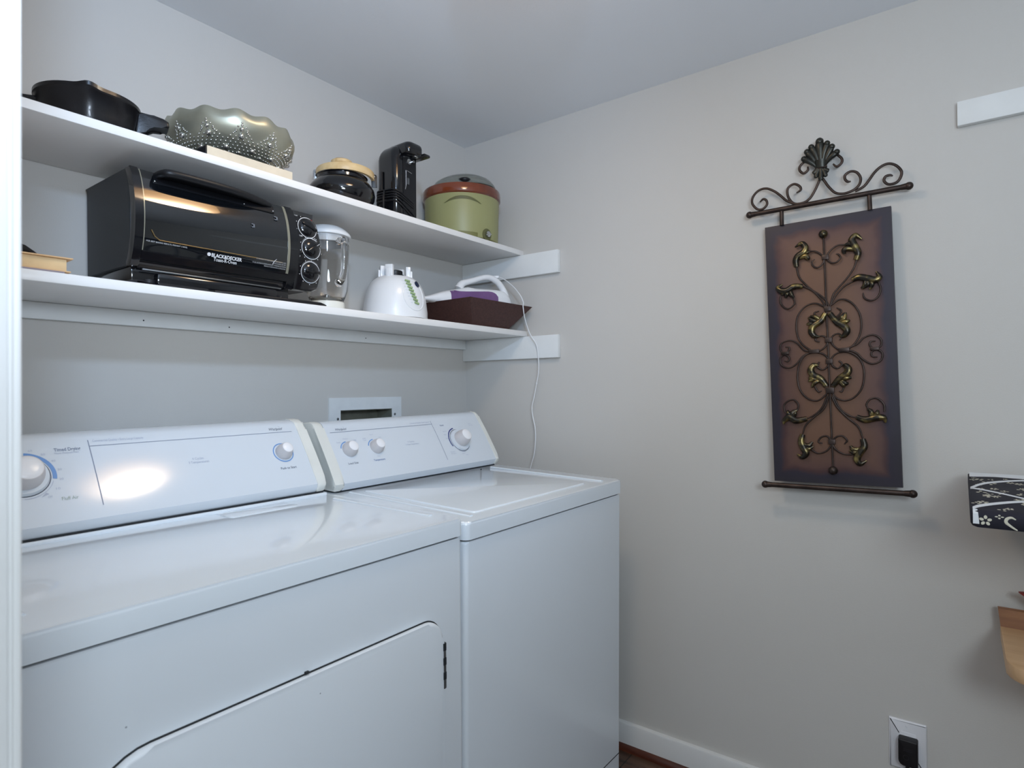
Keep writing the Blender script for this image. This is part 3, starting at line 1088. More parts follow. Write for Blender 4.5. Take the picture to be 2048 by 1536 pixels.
# ---- black glazed pot with a folded wooden bail handle
pt = thing('pot', 'round glossy black pot with pale wooden lid ring and metal tab', 'pot', (-0.7131, -0.15, ZU))
b = MB().lathe([(0, 0), (0.058, 0), (0.064, 0.003), (0.083, 0.022), (0.0925, 0.042), (0.0942, 0.054), (0.0915, 0.068), (0.083, 0.082), (0.074, 0.0900), (0.0705, 0.0925),
                (0.0705, 0.1000), (0.0735, 0.1030), (0.0720, 0.1050), (0.060, 0.1050), (0, 0.1050)], seg=72)
b.build('pot_body', CERAM, pt, angle=40)
b = MB().lathe([(0, 0.103), (0.066, 0.1035), (0.068, 0.107), (0.060, 0.114), (0.036, 0.123), (0.022, 0.1270), (0.022, 0.1380), (0.0300, 0.1430), (0.030, 0.1510), (0.024, 0.1550), (0, 0.1560)], seg=48)
b.build('lid', LWOOD, pt)
ca = math.atan2(-1.43, -1.10)   # towards the room's doorway corner
pts = []
secs = []
RH = 0.0775
for k in range(33):
    a = ca - math.radians(92) + math.radians(184) * k / 32
    c, s = math.cos(a), math.sin(a)
    z0 = 0.1005 + 0.004 * math.sin(math.pi * k / 32)
    secs.append([(0.012 + (RH + dr) * c, -0.001 + (RH + dr) * s, z0 + dz) for (dr, dz) in ((-0.004, 0.0), (0.0045, 0.0), (0.0055, 0.0025), (0.0055, 0.0180), (0.0045, 0.0205), (-0.004, 0.0205))])
MB().loft(secs).build('bail_handle', LWOOD, pt, angle=40)
for sg, nm in ((-1, 'left'), (1, 'right')):
    a = ca + sg * math.radians(90)
    M = Matrix.Translation((0.012 + (RH + 0.004) * math.cos(a) + 0.009 * math.cos(ca), -0.001 + (RH + 0.004) * math.sin(a) + 0.009 * math.sin(ca), 0)) @ rotz(ca + math.pi / 2)
    b = MB()
    ol = [(-0.008, 0.082), (0.008, 0.082), (0.008, 0.114), (0.006, 0.1195), (0.0, 0.1215), (-0.006, 0.1195), (-0.008, 0.114)]
    b.prism(ol, -0.0012, 0.0012, bevel=0.0006, M=M @ Matrix(((1, 0, 0, 0), (0, 0, -1, -0.002), (0, 1, 0, 0), (0, 0, 0, 1))))
    tab = b.build('metal_tab', STEEL if sg < 0 else BLACKM, pt)
    b = MB().lathe([(0.0032, 0.0), (0.0030, 0.0012), (0.0015, 0.0022), (0, 0.0025)], seg=14, M=M @ Matrix.Translation((0, -0.0032, 0.1135)) @ Matrix.Rotation(math.radians(90), 4, 'X'))
    b.build('rivet', STEEL, tab)

# ---- electric can opener
co = thing('can_opener', 'tall glossy black electric can opener with cord wrapped round its foot', 'can opener', (-0.5275, -0.175, ZU))
secs = []


def opener_ring(z, x0, x1, y0, y1, r):
    return [(p[0], p[1], z) for p in rrect(x0, x1, y0, y1, r, 6)]


X0, X1, Y0, Y1 = -0.0425, 0.0425, -0.045, 0.045
for (z, dx, dy, rr) in ((0, -0.003, -0.003, 0.020), (0.004, 0, 0, 0.022), (0.15, 0, 0, 0.022), (0.200, 0.0, 0.0, 0.022), (0.2120, 0.002, 0.0010, 0.022), (0.2230, 0.006, 0.003, 0.022),
                        (0.2320, 0.012, 0.006, 0.022), (0.2380, 0.019, 0.011, 0.016), (0.2410, 0.028, 0.019, 0.011)):
    secs.append(opener_ring(z, X0 + abs(dx), X1 - abs(dx) * 0.15, Y0 + abs(dy), Y1 - abs(dy), rr))
MB().loft(secs).build('body', BLACKG, co, angle=50)
b = MB().prism(rrect(-0.012, 0.0425, 0.004, 0.2100, 0.006, 3), 0, 0.0022, bevel=0.001, M=Matrix.Translation((0, -0.0450, 0)) @ XZ)
b.build('front_panel', BLACKM, co)
# overhanging cutting head
hd = [opener_ring(z, -0.020 + i, 0.0470 - i * 0.3, -0.078 + i, 0.02, 0.016) for (z, i) in ((0.2090, 0.002), (0.2115, 0), (0.2340, 0), (0.2420, 0.003), (0.2470, 0.009), (0.2490, 0.017))]
b = MB().loft(hd)
head = b.build('cutting_head', BLACKG, co, angle=50)
b = MB().box(0.030, 0.0560, -0.0960, -0.030, 0.2060, 0.2150, bevel=0.003)
b.build('lever', BLACKG, co)
b = MB()
b.lathe([(0, 0), (0.0085, 0), (0.0085, 0.003), (0, 0.003)], seg=24, M=Matrix.Translation((0.010, -0.0475, 0.1930)) @ Matrix.Rotation(math.radians(90), 4, 'X'))
b.lathe([(0, 0), (0.0045, 0), (0.0045, 0.010), (0, 0.010)], seg=16, M=Matrix.Translation((0.022, -0.0475, 0.1950)) @ Matrix.Rotation(math.radians(90), 4, 'X'))
b.lathe([(0, 0), (0.010, 0), (0.010, 0.004), (0, 0.004)], seg=24, M=Matrix.Translation((0.024, -0.062, 0.2065)))
b.build('cutter_wheel', STEEL, co)
b = MB()
b.tube([(-0.0125, -0.0475, 0.2030), (0.012, -0.0475, 0.2080)], 0.0009, seg=6)
b.build('trim_line', STEEL, co)
b = MB()
for (p, q_) in (((-0.001, 0.1640), (-0.001, 0.118)), ((0.002, 0.1640), (0.0225, 0.160)), ((-0.001, 0.118), (-0.0045, 0.104))):
    b.tube([(p[0], -0.0475, p[1]), (q_[0], -0.0475, q_[1])], 0.0010, seg=6)
b.build('recess_trim', STEEL, co)
b = MB().box(0.003, 0.012, -0.0490, -0.0465, 0.122, 0.142, bevel=0.001)
b.build('magnet', GREYSTEEL, co)
b = MB()
for (zl, zr, g) in ((0.098, 0.062, 0.003), (0.090, 0.054, 0.0035), (0.082, 0.048, 0.003), (0.074, 0.024, 0.0045), (0.064, 0.014, 0.004)):
    loop = []
    for p in rrect(X0 - g, X1 + g, Y0 - g, Y1 + g, 0.022 + g, 6):
        t = (p[0] - X0) / (X1 - X0)
        loop.append((p[0], p[1], zl + (zr - zl) * min(1, max(0, t)) + (0.004 if p[1] > 0 else 0)))
    b.tube(loop, 0.0030, seg=8, closed=True)
b.tube([(-0.045, 0.0, 0.10), (-0.053, -0.004, 0.085), (-0.056, -0.006, 0.055), (-0.050, 0.0, 0.012), (-0.045, 0.01, 0.004)], 0.0032, seg=8, sub=5)
b.tube([(-0.046, 0.012, 0.16), (-0.047, 0.012, 0.10)], 0.003, seg=8)
b.build('power_cord', BLACKM, co)

# ---- slow cooker
sc_ = thing('slow_cooker', 'olive green slow cooker with brown rim and glass lid in the corner', 'slow cooker', (-0.1880, -0.1500, ZU))
b = MB().lathe([(0, 0.006), (0.120, 0.006), (0.127, 0.009), (0.1293, 0.016), (0.1335, 0.156), (0.1330, 0.1585), (0.120, 0.1585), (0, 0.1585)], seg=96)
b.build('housing', GREENP, sc_)
b = MB().lathe([(0.120, 0.150), (0.1345, 0.1565), (0.1388, 0.1610), (0.1396, 0.170), (0.1390, 0.1850), (0.1368, 0.1895), (0.132, 0.1900), (0.126, 0.186), (0.122, 0.17)], seg=96, closed=True)
b.build('crock_rim', CROCK, sc_)
# carrying grip: moulded arch, the shade below it painted as a darker olive patch
vw = math.atan2(-1.4314, -1.6258)
arch = []
for k in range(17):
    t = -1 + 2 * k / 16
    a = vw + 0.02 + t * 0.50
    z = 0.146 - 0.020 * t * t - 0.004 * abs(t) ** 3
    arch.append((0.1342 * math.cos(a), 0.1342 * math.sin(a), z))
b = MB().tube(arch, [0.0006] + [0.0024] * 15 + [0.0006], seg=10)
b.build('grip', GREENP, sc_)
b = MB()
for k in range(16):
    t0, t1 = -1 + 2 * k / 16, -1 + 2 * (k + 1) / 16
    q_ = []
    for (t, lo) in ((t0, 0), (t1, 0), (t1, 1), (t0, 1)):
        a = vw + 0.02 + t * 0.475
        ztop = 0.1445 - 0.019 * t * t - 0.004 * abs(t) ** 3
        z = ztop if not lo else ztop - 0.0100 * (1 - t * t) - 0.0005
        rr = 0.1337
        q_.append((rr * math.cos(a), rr * math.sin(a), z))
    b.poly(q_)
b.build('grip_shade', GREEND, sc_)
# base label and dial
b = MB()
for k in range(10):
    q_ = []
    for (t, lo) in ((k / 10, 0), ((k + 1) / 10, 0), ((k + 1) / 10, 1), (k / 10, 1)):
        a = vw - 0.10 + t * 0.52
        z = 0.0085 + (0.0180 - 0.004 * t) * (1 - lo)
        rr = 0.1306 + 0.0003
        q_.append((rr * math.cos(a), rr * math.sin(a), z))
    b.poly(q_)
b.build('name_plate', mat('olive_plate', (112, 112, 64), rough=0.5), sc_)
ad = vw + 0.72
M = Matrix.Translation((0.1298 * math.cos(ad), 0.1298 * math.sin(ad), 0.022)) @ rotz(ad) @ Matrix.Rotation(math.radians(90), 4, 'Y')
b = MB().lathe([(0, -0.004), (0.019, -0.004), (0.0200, 0.0008), (0.0185, 0.0016), (0, 0.0012)], seg=28, M=M)
b.build('dial_plate', GREEND, sc_)
b = MB().lathe([(0, 0), (0.0105, 0), (0.0100, 0.009), (0.008, 0.0105), (0, 0.011)], seg=24, M=M)
b.box(-0.0020, 0.0020, -0.010, 0.010, 0.009, 0.0125, M=M)
b.build('dial', STEEL, sc_)
b = MB()
for k in range(4):
    a = vw + 0.5 + k * math.pi / 2
    b.lathe([(0, 0), (0.012, 0), (0.012, 0.008), (0, 0.008)], seg=14, M=Matrix.Translation((0.105 * math.cos(a), 0.105 * math.sin(a), 0)))
b.build('feet', BLACKM, sc_)
# tilted glass lid
lt = Matrix.Translation((0.004, -0.002, 0.1945)) @ Matrix.Rotation(math.radians(4.0), 4, Vector((0.598, -0.80, 0)).cross(Vector((0, 0, 1))))
outer = [(0.1190, 0.0), (0.1190, 0.006), (0.1140, 0.016), (0.1030, 0.030), (0.085, 0.041), (0.060, 0.0475), (0.03, 0.0500), (0, 0.0505)]
inner = [(0, 0.0465), (0.03, 0.0460), (0.058, 0.0435), (0.083, 0.037), (0.1000, 0.026), (0.1110, 0.012), (0.1150, 0.002), (0.1150, 0.0)]
b = MB().lathe(outer + inner, seg=72, closed=False, M=lt)
b.build('glass_lid', mat('lid_glass', (226, 230, 224), rough=0.03, trans=0.85, ior=1.3), sc_, angle=60)
kn = Matrix.Translation((-0.070, -0.075, 0.186))
b = MB().lathe([(0, 0), (0.012, 0), (0.013, 0.008), (0.020, 0.014), (0.022, 0.021), (0.018, 0.0255), (0, 0.0265)], seg=28, M=kn)
b.build('lid_knob', BLACKM, sc_)

# ================================================================== things on the lower shelf
# ---- papers, book and pouch at the left end
mg = tag(MB().box(-0.11, 0.080, 0, 0.20, 0, 0.0040, bevel=0.001).build('folder', mat('mauve_folder', (140, 132, 142), rough=0.6), smooth=True),
         'thin flat mauve folder lying under the tan paged book', 'folder')
mg.location = (-1.5100, -0.2965, ZL)
bk2 = thing('book', 'tan paged paperback lying on the folder at left end of lower shelf', 'book', (-1.5000, -0.292, ZL + 0.0040), (0, 0, math.radians(-1.5)))
MB().box(-0.10, 0.0745, 0.004, 0.15, 0.0022, 0.0235, bevel=0.001).build('page_block', PAGETAN, bk2)
b = MB()
b.box(-0.10, 0.080, 0.0, 0.153, 0.0, 0.0020)
b.box(-0.10, 0.083, -0.002, 0.153, 0.0237, 0.0262, bevel=0.0005)
b.build('cover', COVERTAN, bk2)
po = tag(MB().loft([[(x, 0.035 * math.cos(a) * w, max(0.0, 0.0 + h * 0.5 + h * 0.5 * math.sin(a)) + 0.0015 * math.sin(5 * a + x * 90)) for a in [2 * math.pi * k / 20 for k in range(20)]]
                    for (x, w, h) in ((-0.075, 0.7, 0.020), (-0.05, 1.0, 0.034), (-0.028, 1.0, 0.032), (-0.018, 0.95, 0.028), (0.0, 1.0, 0.025), (0.010, 0.9, 0.021), (0.022, 0.8, 0.012), (0.034, 0.6, 0.005))]).build('pouch', mat('black_cloth', (18, 18, 21), rough=0.8), angle=60),
         'black cloth pouch resting on the tan paged book', 'pouch')
po.location = (-1.4880, -0.235, ZL + 0.0306)

# ---- toaster oven
TO = thing('toaster_oven', 'black toaster oven with curved glass door and three dials', 'toaster oven', (-1.090, -0.145, ZL))
ox, oy, oz = -1.090, -0.145, ZL


def L(x=None, y=None, z=None):
    return [v - o for v, o in ((x, ox), (y, oy), (z, oz)) if v is not None]


# steel body behind the front
yF = -0.248 - oy
yB = -0.022 - oy
side = [(yB, 0.046), (yF, 0.044), (yF, 0.240), (yF + 0.018, 0.2440), (yB + 0.015, 0.2440), (yB, 0.237)]
Mx = Matrix(((0, 0, 1, 0), (1, 0, 0, 0), (0, 1, 0, 0), (0, 0, 0, 1)))
b = MB().prism(side, -1.306 - ox, -0.880 - ox, bevel=0.002, seg=2, M=Mx)
b.build('body', OVENSIDE, TO)
# black base plinth
b = MB()
b.box(-1.300 - ox, -0.944 - ox, -0.238 - oy, yB, 0.014, 0.046, bevel=0.003)
b.box(-1.258 - ox, -0.985 - ox, -0.256 - oy, -0.20 - oy, 0.0085, 0.034, bevel=0.006)
b.build('base', BLACKG, TO)
for (fx, fy) in ((-1.262, -0.225), (-0.985, -0.237), (-1.27, -0.05), (-0.96, -0.05)):
    b = MB().lathe([(0, 0), (0.021, 0), (0.023, 0.003), (0.021, 0.008), (0.0175, 0.013), (0.019, 0.020), (0, 0.022)], seg=20, M=Matrix.Translation((fx - ox, fy - oy, 0)))
    b.build('foot', BLACKM, TO)
b = MB()
b.box(-1.2995 - ox, -1.2975 - ox, -0.205 - oy, -0.190 - oy, 0.020, 0.032)
b.build('badge', GREYSTEEL, TO, smooth=False)

# curved front section: y of the door face against height
FZ = [0.0420, 0.0500, 0.0700, 0.1000, 0.1350, 0.1700, 0.2000, 0.2200, 0.2340, 0.2430]
FY = [-0.2530, -0.2590, -0.2680, -0.2765, -0.2800, -0.2780, -0.2715, -0.2640, -0.2570, -0.2500]


def fy(z):
    z = min(max(z, FZ[0]), FZ[-1])
    for i in range(len(FZ) - 1):
        if z <= FZ[i + 1]:
            t = (z - FZ[i]) / (FZ[i + 1] - FZ[i])
            # smooth interpolation through neighbours
            p0 = FY[i - 1] if i else 2 * FY[0] - FY[1]
            p1, p2 = FY[i], FY[i + 1]
            p3 = FY[i + 2] if i + 2 < len(FY) else 2 * FY[-1] - FY[-2]
            return 0.5 * (2 * p1 + (p2 - p0) * t + (2 * p0 - 5 * p1 + 4 * p2 - p3) * t * t + (3 * p1 - p0 - 3 * p2 + p3) * t ** 3)
    return FY[-1]


def curved_plate(x0, x1, z0, z1, d0, d1, n=28, nx=1):
    """section between heights z0..z1 following the front curve, offset d0 (outer) to d1 (inner)"""
    out = []
    for k in range(n + 1):
        z = z0 + (z1 - z0) * k / n
        out.append((fy(z) - d0 - oy, z))
    inn = [(fy(z0 + (z1 - z0) * k / n) + d1 - oy, z0 + (z1 - z0) * k / n) for k in range(n, -1, -1)]
    return out + inn


b = MB()
b.prism(curved_plate(0, 0, 0.0420, 0.2430, 0.0, 0.022), -1.3085 - ox, -1.2925 - ox, bevel=0.002, seg=2, M=Mx)
b.build('door_frame', BLACKG, TO, angle=30)
b = MB()
b.prism(curved_plate(0, 0, 0.0380, 0.2430, 0.0, 0.022), -0.9650 - ox, -0.9440 - ox, bevel=0.003, seg=2, M=Mx)
b.build('door_frame', BLACKG, TO, angle=30)
door = MB().prism(curved_plate(0, 0, 0.0730, 0.2400, -0.0010, 0.006, n=40), -1.2920 - ox, -0.9655 - ox, M=Mx).build('door', OVENGLASS, TO, angle=30)
b = MB()
b.prism(curved_plate(0, 0, 0.0730, 0.2400, -0.0004, 0.003, n=40), -1.2925 - ox, -1.2905 - ox, M=Mx)
b.prism(curved_plate(0, 0, 0.0730, 0.2400, -0.0002, 0.003, n=40), -0.9720 - ox, -0.9655 - ox, M=Mx)
b.build('glass_edge', mat('grey_glass_edge', (150, 148, 132), rough=0.25, metal=0.4), door, angle=30)
b = MB()
b.prism(curved_plate(0, 0, 0.0550, 0.0728, 0.0006, 0.016, n=8), -1.2922 - ox, -0.9652 - ox, bevel=0.0015, M=Mx)
b.prism(curved_plate(0, 0, 0.0400, 0.0535, -0.006, 0.012, n=6), -1.2922 - ox, -0.9652 - ox, bevel=0.0015, M=Mx)
b.build('lower_rail', BLACKG, TO, angle=30)
b = MB()
b.box(-1.286 - ox, -0.975 - ox, -0.2555 - oy, -0.25 - oy, 0.0350, 0.0385, bevel=0.001)
b.build('crumb_tray', GREYSTEEL, TO)
# warm wire rack line seen on the glass
b = MB()
zr = 0.0945
b.tube([(-1.279 - ox, fy(0.118) - oy - 0.0005, 0.1145), (-1.277 - ox, fy(0.112) - oy - 0.0005, 0.111), (-1.272 - ox, fy(0.104) - oy - 0.0005, 0.1025), (-1.262 - ox, fy(zr) - oy - 0.0005, 0.0965),
        (-0.985 - ox, fy(zr) - oy - 0.0005, 0.0965)], 0.0011, seg=8)
b.build('wire_rack', mat('brassy_wire', (206, 180, 130), rough=0.25, metal=1.0), TO)
# arched handle: a bar bowed out from the door and a web closing the gap to it
yd = fy(0.228) - oy
hp = [(-1.2600, yd + 0.002), (-1.2590, yd - 0.020), (-1.2520, yd - 0.0330), (-1.230, yd - 0.0370), (-1.200, yd - 0.0380), (-1.160, yd - 0.0375), (-1.120, yd - 0.0345), (-1.085, yd - 0.0270), (-1.055, yd - 0.0165),
      (-1.030, yd - 0.0075), (-1.0070, yd + 0.0015)]
b = MB().tube([(x - ox, y, 0.2325) for x, y in hp], [0.0072, 0.0076, 0.0080, 0.0080, 0.0080, 0.0080, 0.0080, 0.0080, 0.0078, 0.0072, 0.0055], seg=16, sub=6)
hnd = b.build('handle', BLACKM, door, angle=60)
hs = catmull([(x - ox, y, 0) for x, y in hp], 4)
b = MB().prism([(p.x, p.y) for p in hs] + [(hs[-1].x, yd + 0.010), (hs[0].x, yd + 0.010)], 0.2290, 0.2350)
b.build('handle_mount', BLACKM, door, smooth=False)
b = MB().prism(curved_plate(0, 0, 0.2130, 0.2330, 0.0012, 0.004, n=8), -1.2665 - ox, -1.0000 - ox, bevel=0.001, M=Mx)
b.build('handle_mount', BLACKM, door, angle=30)
for sx in (-1.2665, -1.075, -1.003):
    b = MB().ball((sx - ox, fy(0.218) - oy - 0.0002, 0.2185), 0.0022, seg=10)
    b.build('rivet', STEEL, door)
# dials panel
def panel_y(z):
    return -0.2565 - 0.0165 * (1 - ((z - 0.13) / 0.115) ** 2) + 0.004


N = 24
zs = [0.0400 + (0.2270 - 0.0400) * k / N for k in range(N + 1)]


def pw(z):
    """right edge of the panel, rounded at the corners and slightly bowed"""
    xr = -0.8680 - 0.012 * ((z - 0.125) / 0.10) ** 2
    for (zc, rr, sgn) in ((0.0400, 0.014, 1), (0.2270, 0.020, -1)):
        d = (z - zc) * sgn
        if d < rr:
            xr -= rr - math.sqrt(max(0, rr * rr - (rr - d) ** 2))
    return xr


secs = []
for z in zs:
    y0 = panel_y(z) - oy
    xr = pw(z) - ox
    secs.append([(-0.9450 - ox, y0, z), (xr - 0.004, y0, z), (xr, y0 + 0.003, z), (xr, -0.235 - oy, z), (-0.9450 - ox, -0.235 - oy, z)])
pan = MB().loft(secs).build('control_panel', BLACKG, TO, angle=40)
WHITEPR = mat('white_print', (214, 216, 218), rough=0.5)
for i, (kx, kz) in enumerate(((-0.9075, 0.1985), (-0.9005, 0.1460), (-0.9015, 0.0865))):
    y0 = panel_y(kz)
    sl = (panel_y(kz + 0.01) - panel_y(kz - 0.01)) / 0.02
    F = frame((kx - ox, y0 - oy - 0.0003, kz), (1, 0, 0), (0, sl, 1))
    R0 = 0.0255
    b = MB().lathe([(0, 0), (R0 * 0.97, 0), (R0 * 0.95, 0.0035), (R0 * 0.80, 0.0075), (R0 * 0.45, 0.0105), (0, 0.0115)], seg=44, M=F)
    kb = b.build('knob', BLACKG, pan)
    ga = math.radians((-20, 38, 0)[i])
    b = MB().box(-R0 * 0.80, R0 * 0.86, -0.0036, 0.0036, 0.002, 0.0140, bevel=0.0022, M=F @ rotz(ga))
    b.build('knob_grip', BLACKG, kb)
    b = MB()
    gap = ((20, 55), (18, 52), (-6, 14))[i]
    b.arc(R0 * 1.0, R0 * 1.07, gap[1], gap[0] + 360, 60, M=F, z=0.0004)
    for k in range(7 if i != 1 else 9):
        a = math.radians(120 + k * (300 / 8))
        b.lathe([(0, 0), (0.0011, 0), (0.0011, 0.0003), (0, 0.0003)], seg=8, M=F @ Matrix.Translation((R0 * 1.23 * math.cos(a), R0 * 1.2 * math.sin(a), 0.0)))
    if i == 1:
        b.box(R0 * 0.40, R0 * 0.82, -0.0005, 0.0005, 0.0138, 0.0143, M=F @ rotz(ga))
    for k in range(26):
        if i:
            a = math.radians(100 + k * 4 - 50)
            b.box(R0 * 1.10, R0 * 1.15, -0.0002, 0.0002, 0.0002, 0.0006, M=F @ rotz(a))
    if i == 0:
        b.text('TOAST', -R0 * 1.35, R0 * 0.98, size=0.0042, width=0.010, M=F, z=0.0006)
    if i == 1:
        b.text('TEMP', -R0 * 1.3, R0 * 1.02, size=0.0050, width=0.010, M=F, z=0.0006)
        b.text('F', -R0 * 1.3, -R0 * 1.02, size=0.0055, M=F, z=0.0006)
    b.build('dial_print', WHITEPR, pan, smooth=False)
F = frame((-0.8935 - ox, panel_y(0.2195) - oy - 0.0004, 0.2195), (1, 0, 0), (0, 0.1, 1))
b = MB().lathe([(0.0036, -0.001), (0.0036, 0.001), (0.002, 0.0026), (0, 0.003)], seg=16, M=F)
b.build('indicator_light', mat('red_indicator', (120, 22, 24), rough=0.2, coat=0.6), pan)
# printing on the door


def DFr(x, z):
    sl = (fy(z + 0.004) - fy(z - 0.004)) / 0.008
    return frame((x - ox, fy(z) - oy - 0.0012 + 0.0010, z), (1, 0, 0), (0, sl, 1))


b = MB()
b.text('BLACK&DECKER', 0.0, 0.0, size=0.0108, width=0.0690, M=DFr(-1.1550, 0.0826), z=0.0012, bold=0.030)
b.build('lettering', WHITEPR, door, smooth=False)
b = MB()
b.lathe([(0, 0), (0.0040, 0), (0.0040, 0.0004), (0, 0.0004)], seg=18, M=DFr(-1.1605, 0.0865) @ Matrix.Translation((0, 0, 0.0008)))
b.build('emblem', WHITEPR, door, smooth=False)
b = MB()
b.text('Toast-R-Oven', 0.0, 0.0, size=0.0105, width=0.0525, M=DFr(-1.1500, 0.0716 + 0.0030), z=0.0018, bold=0.012)
b.build('lettering', WHITEPR, door, smooth=False)
b = MB()
b.text('FOR BEST BAKING RESULTS, PREHEAT 5 MINS.', 0.0, 0.0, size=0.0042, width=0.0800, M=DFr(-1.2870, 0.0905), z=0.0012, bold=0.01)
b.text('IN THE EVENT OF FOOD FLARE-UP, KEEP DOOR CLOSED', 0.0, 0.0, size=0.0040, width=0.0760, M=DFr(-1.0520, 0.0945), z=0.0012)
b.text('UNTIL FLAMES DIE OUT', 0.0, 0.0, size=0.0040, width=0.0330, M=DFr(-1.0085, 0.0900), z=0.0012)
b.text('SI LES ALIMENTS S\'ENFLAMMENT, GARDER LA PORTE', 0.0, 0.0, size=0.0040, width=0.0850, M=DFr(-1.0600, 0.0852), z=0.0012)
b.text('FERMEE ET DEBRANCHER LE GRILLE-PAIN', 0.0, 0.0, size=0.0040, width=0.0560, M=DFr(-1.0310, 0.0808), z=0.0012)
b.tube([(-1.0105 - ox, fy(0.09) - oy - 0.001, 0.0880), (-1.0075 - ox, fy(0.095) - oy - 0.001, 0.0950), (-1.0010 - ox, fy(0.10) - oy - 0.001, 0.1015)], [0.0008, 0.0013, 0.0006], seg=6)
b.build('lettering', mat('grey_white_print', (176, 178, 180), rough=0.5), door, smooth=False)
# ceramic clips and screws seen behind the glass
b = MB()
for (x, z, s) in ((-1.000, 0.2005, 0.0050), (-1.062, 0.1690, 0.0045)):
    F = DFr(x, z)
    b.box(-s * 0.6, s, s * 0.55, s, 0.0006, 0.0010, M=F)
    b.box(s * 0.3, s, -s, s, 0.0006, 0.0010, M=F)
    b.box(-s * 0.6, s, -s, -s * 0.55, 0.0006, 0.0010, M=F)
b.build('element_clip', mat('grey_clip', (112, 118, 126), rough=0.6), door, smooth=False)
# flat black mains lead along the shelf edge
b = MB().tube([(x - ox, y - oy, z) for x, y, z in ((-1.145, -0.268, 0.0072), (-1.11, -0.279, 0.0062), (-1.07, -0.287, 0.0055), (-1.03, -0.292, 0.0048), (-0.985, -0.2985, 0.0042), (-0.955, -0.3005, 0.0042),
                                                  (-0.925, -0.3005, 0.0042), (-0.895, -0.2995, 0.0042), (-0.878, -0.2995, 0.0020))],
              [0.0036, 0.0036, 0.0036, 0.0036, 0.0036, 0.0038, 0.0038, 0.0038, 0.0012], seg=10, sub=6)
b.build('power_cord', BLACKM, TO)

# ---- blender jar standing on its collar
JX, JY = -0.7672, -0.15
jr = thing('blender_jar', 'glass blender jar with white lid beside the toaster oven', 'blender jar', (JX, JY, ZL))
b = MB().lathe([(0, 0), (0.0480, 0), (0.0492, 0.003), (0.0490, 0.030), (0.0475, 0.0355), (0.044, 0.0365), (0, 0.0365)], seg=56)
b.build('collar', IVORY, jr)
go = [(0.0430, 0.0368), (0.0460, 0.0400), (0.0520, 0.0520), (0.0570, 0.0680), (0.0600, 0.0900), (0.0618, 0.1300), (0.0628, 0.1800), (0.0634, 0.2180)]
gi = [(0.0600, 0.2180), (0.0592, 0.1800), (0.0582, 0.1300), (0.0562, 0.0900), (0.0532, 0.0690), (0.0480, 0.0540), (0.0420, 0.0440), (0.0, 0.0430)]


def flute(a, r, z):
    return r + (0.0009 * math.cos(4 * (a + math.pi / 2)) if r > 0.05 else 0), z


b = MB().lathe([(0, 0.0368)] + go + gi, seg=72, fn=flute)
b.build('glass_jar', GLASS, jr, angle=60)
b = MB().tube([(-0.004, -0.0600, 0.1960), (-0.006, -0.0780, 0.2020), (-0.009, -0.0900, 0.1920), (-0.010, -0.0925, 0.1500), (-0.010, -0.0890, 0.1100), (-0.008, -0.0760, 0.0900), (-0.006, -0.0600, 0.0840)],
              [0.0095, 0.0090, 0.0080, 0.0080, 0.0085, 0.0100, 0.0120], seg=14, sub=7)
b.build('jar_handle', GLASS, jr, angle=60)
b = MB().lathe([(0.0, 0.2300), (0.050, 0.2300), (0.0590, 0.2230), (0.0590, 0.2000), (0.0560, 0.2000), (0.0555, 0.2185), (0.0660, 0.2190), (0.0672, 0.2215), (0.0668, 0.2260), (0.0640, 0.2300), (0.058, 0.2360), (0.049, 0.2430),
                (0.038, 0.2480), (0.02, 0.2505), (0, 0.2510)], seg=56)
b.build('lid', WHITEP, jr, angle=45)
b = MB()
for k in range(4):
    a = math.radians(20 + 90 * k)
    b.box(0.004, 0.026, -0.004, 0.004, 0.0470, 0.0490, M=rotz(a) @ Matrix.Rotation(math.radians(-25), 4, 'Y'))
b.lathe([(0, 0.040), (0.010, 0.040), (0.009, 0.050), (0, 0.052)], seg=16)
b.build('blade', STEEL, jr)

# ---- blender motor base
BX, BY = -0.5185, -0.16
bb = thing('blender', 'white blender motor base with green push buttons, standing without its jar', 'blender', (BX, BY, ZL))
BP = [(0.0080, 0.1018), (0.0300, 0.1003), (0.0600, 0.0966), (0.0850, 0.0918), (0.1040, 0.0858), (0.1180, 0.0785), (0.1290, 0.0690), (0.1365, 0.0580)]


def bz(z):
    z = min(max(z, BP[0][0]), BP[-1][0])
    for (z0, r0), (z1, r1) in zip(BP[:-1], BP[1:]):
        if z <= z1:
            return r0 + (r1 - r0) * (z - z0) / (z1 - z0)
    return BP[-1][1]


def bframe(th, z):
    """on the base's skin: th from the front (-y) towards +x"""
    r0 = bz(z)
    slope = (bz(z + 0.004) - bz(z - 0.004)) / 0.008
    rad = Vector((math.sin(th), -math.cos(th), 0))
    tn = Vector((math.cos(th), math.sin(th), 0))
    up = rad * slope + Vector((0, 0, 1))
    return frame(rad * r0 + Vector((0, 0, z)), tn, up)


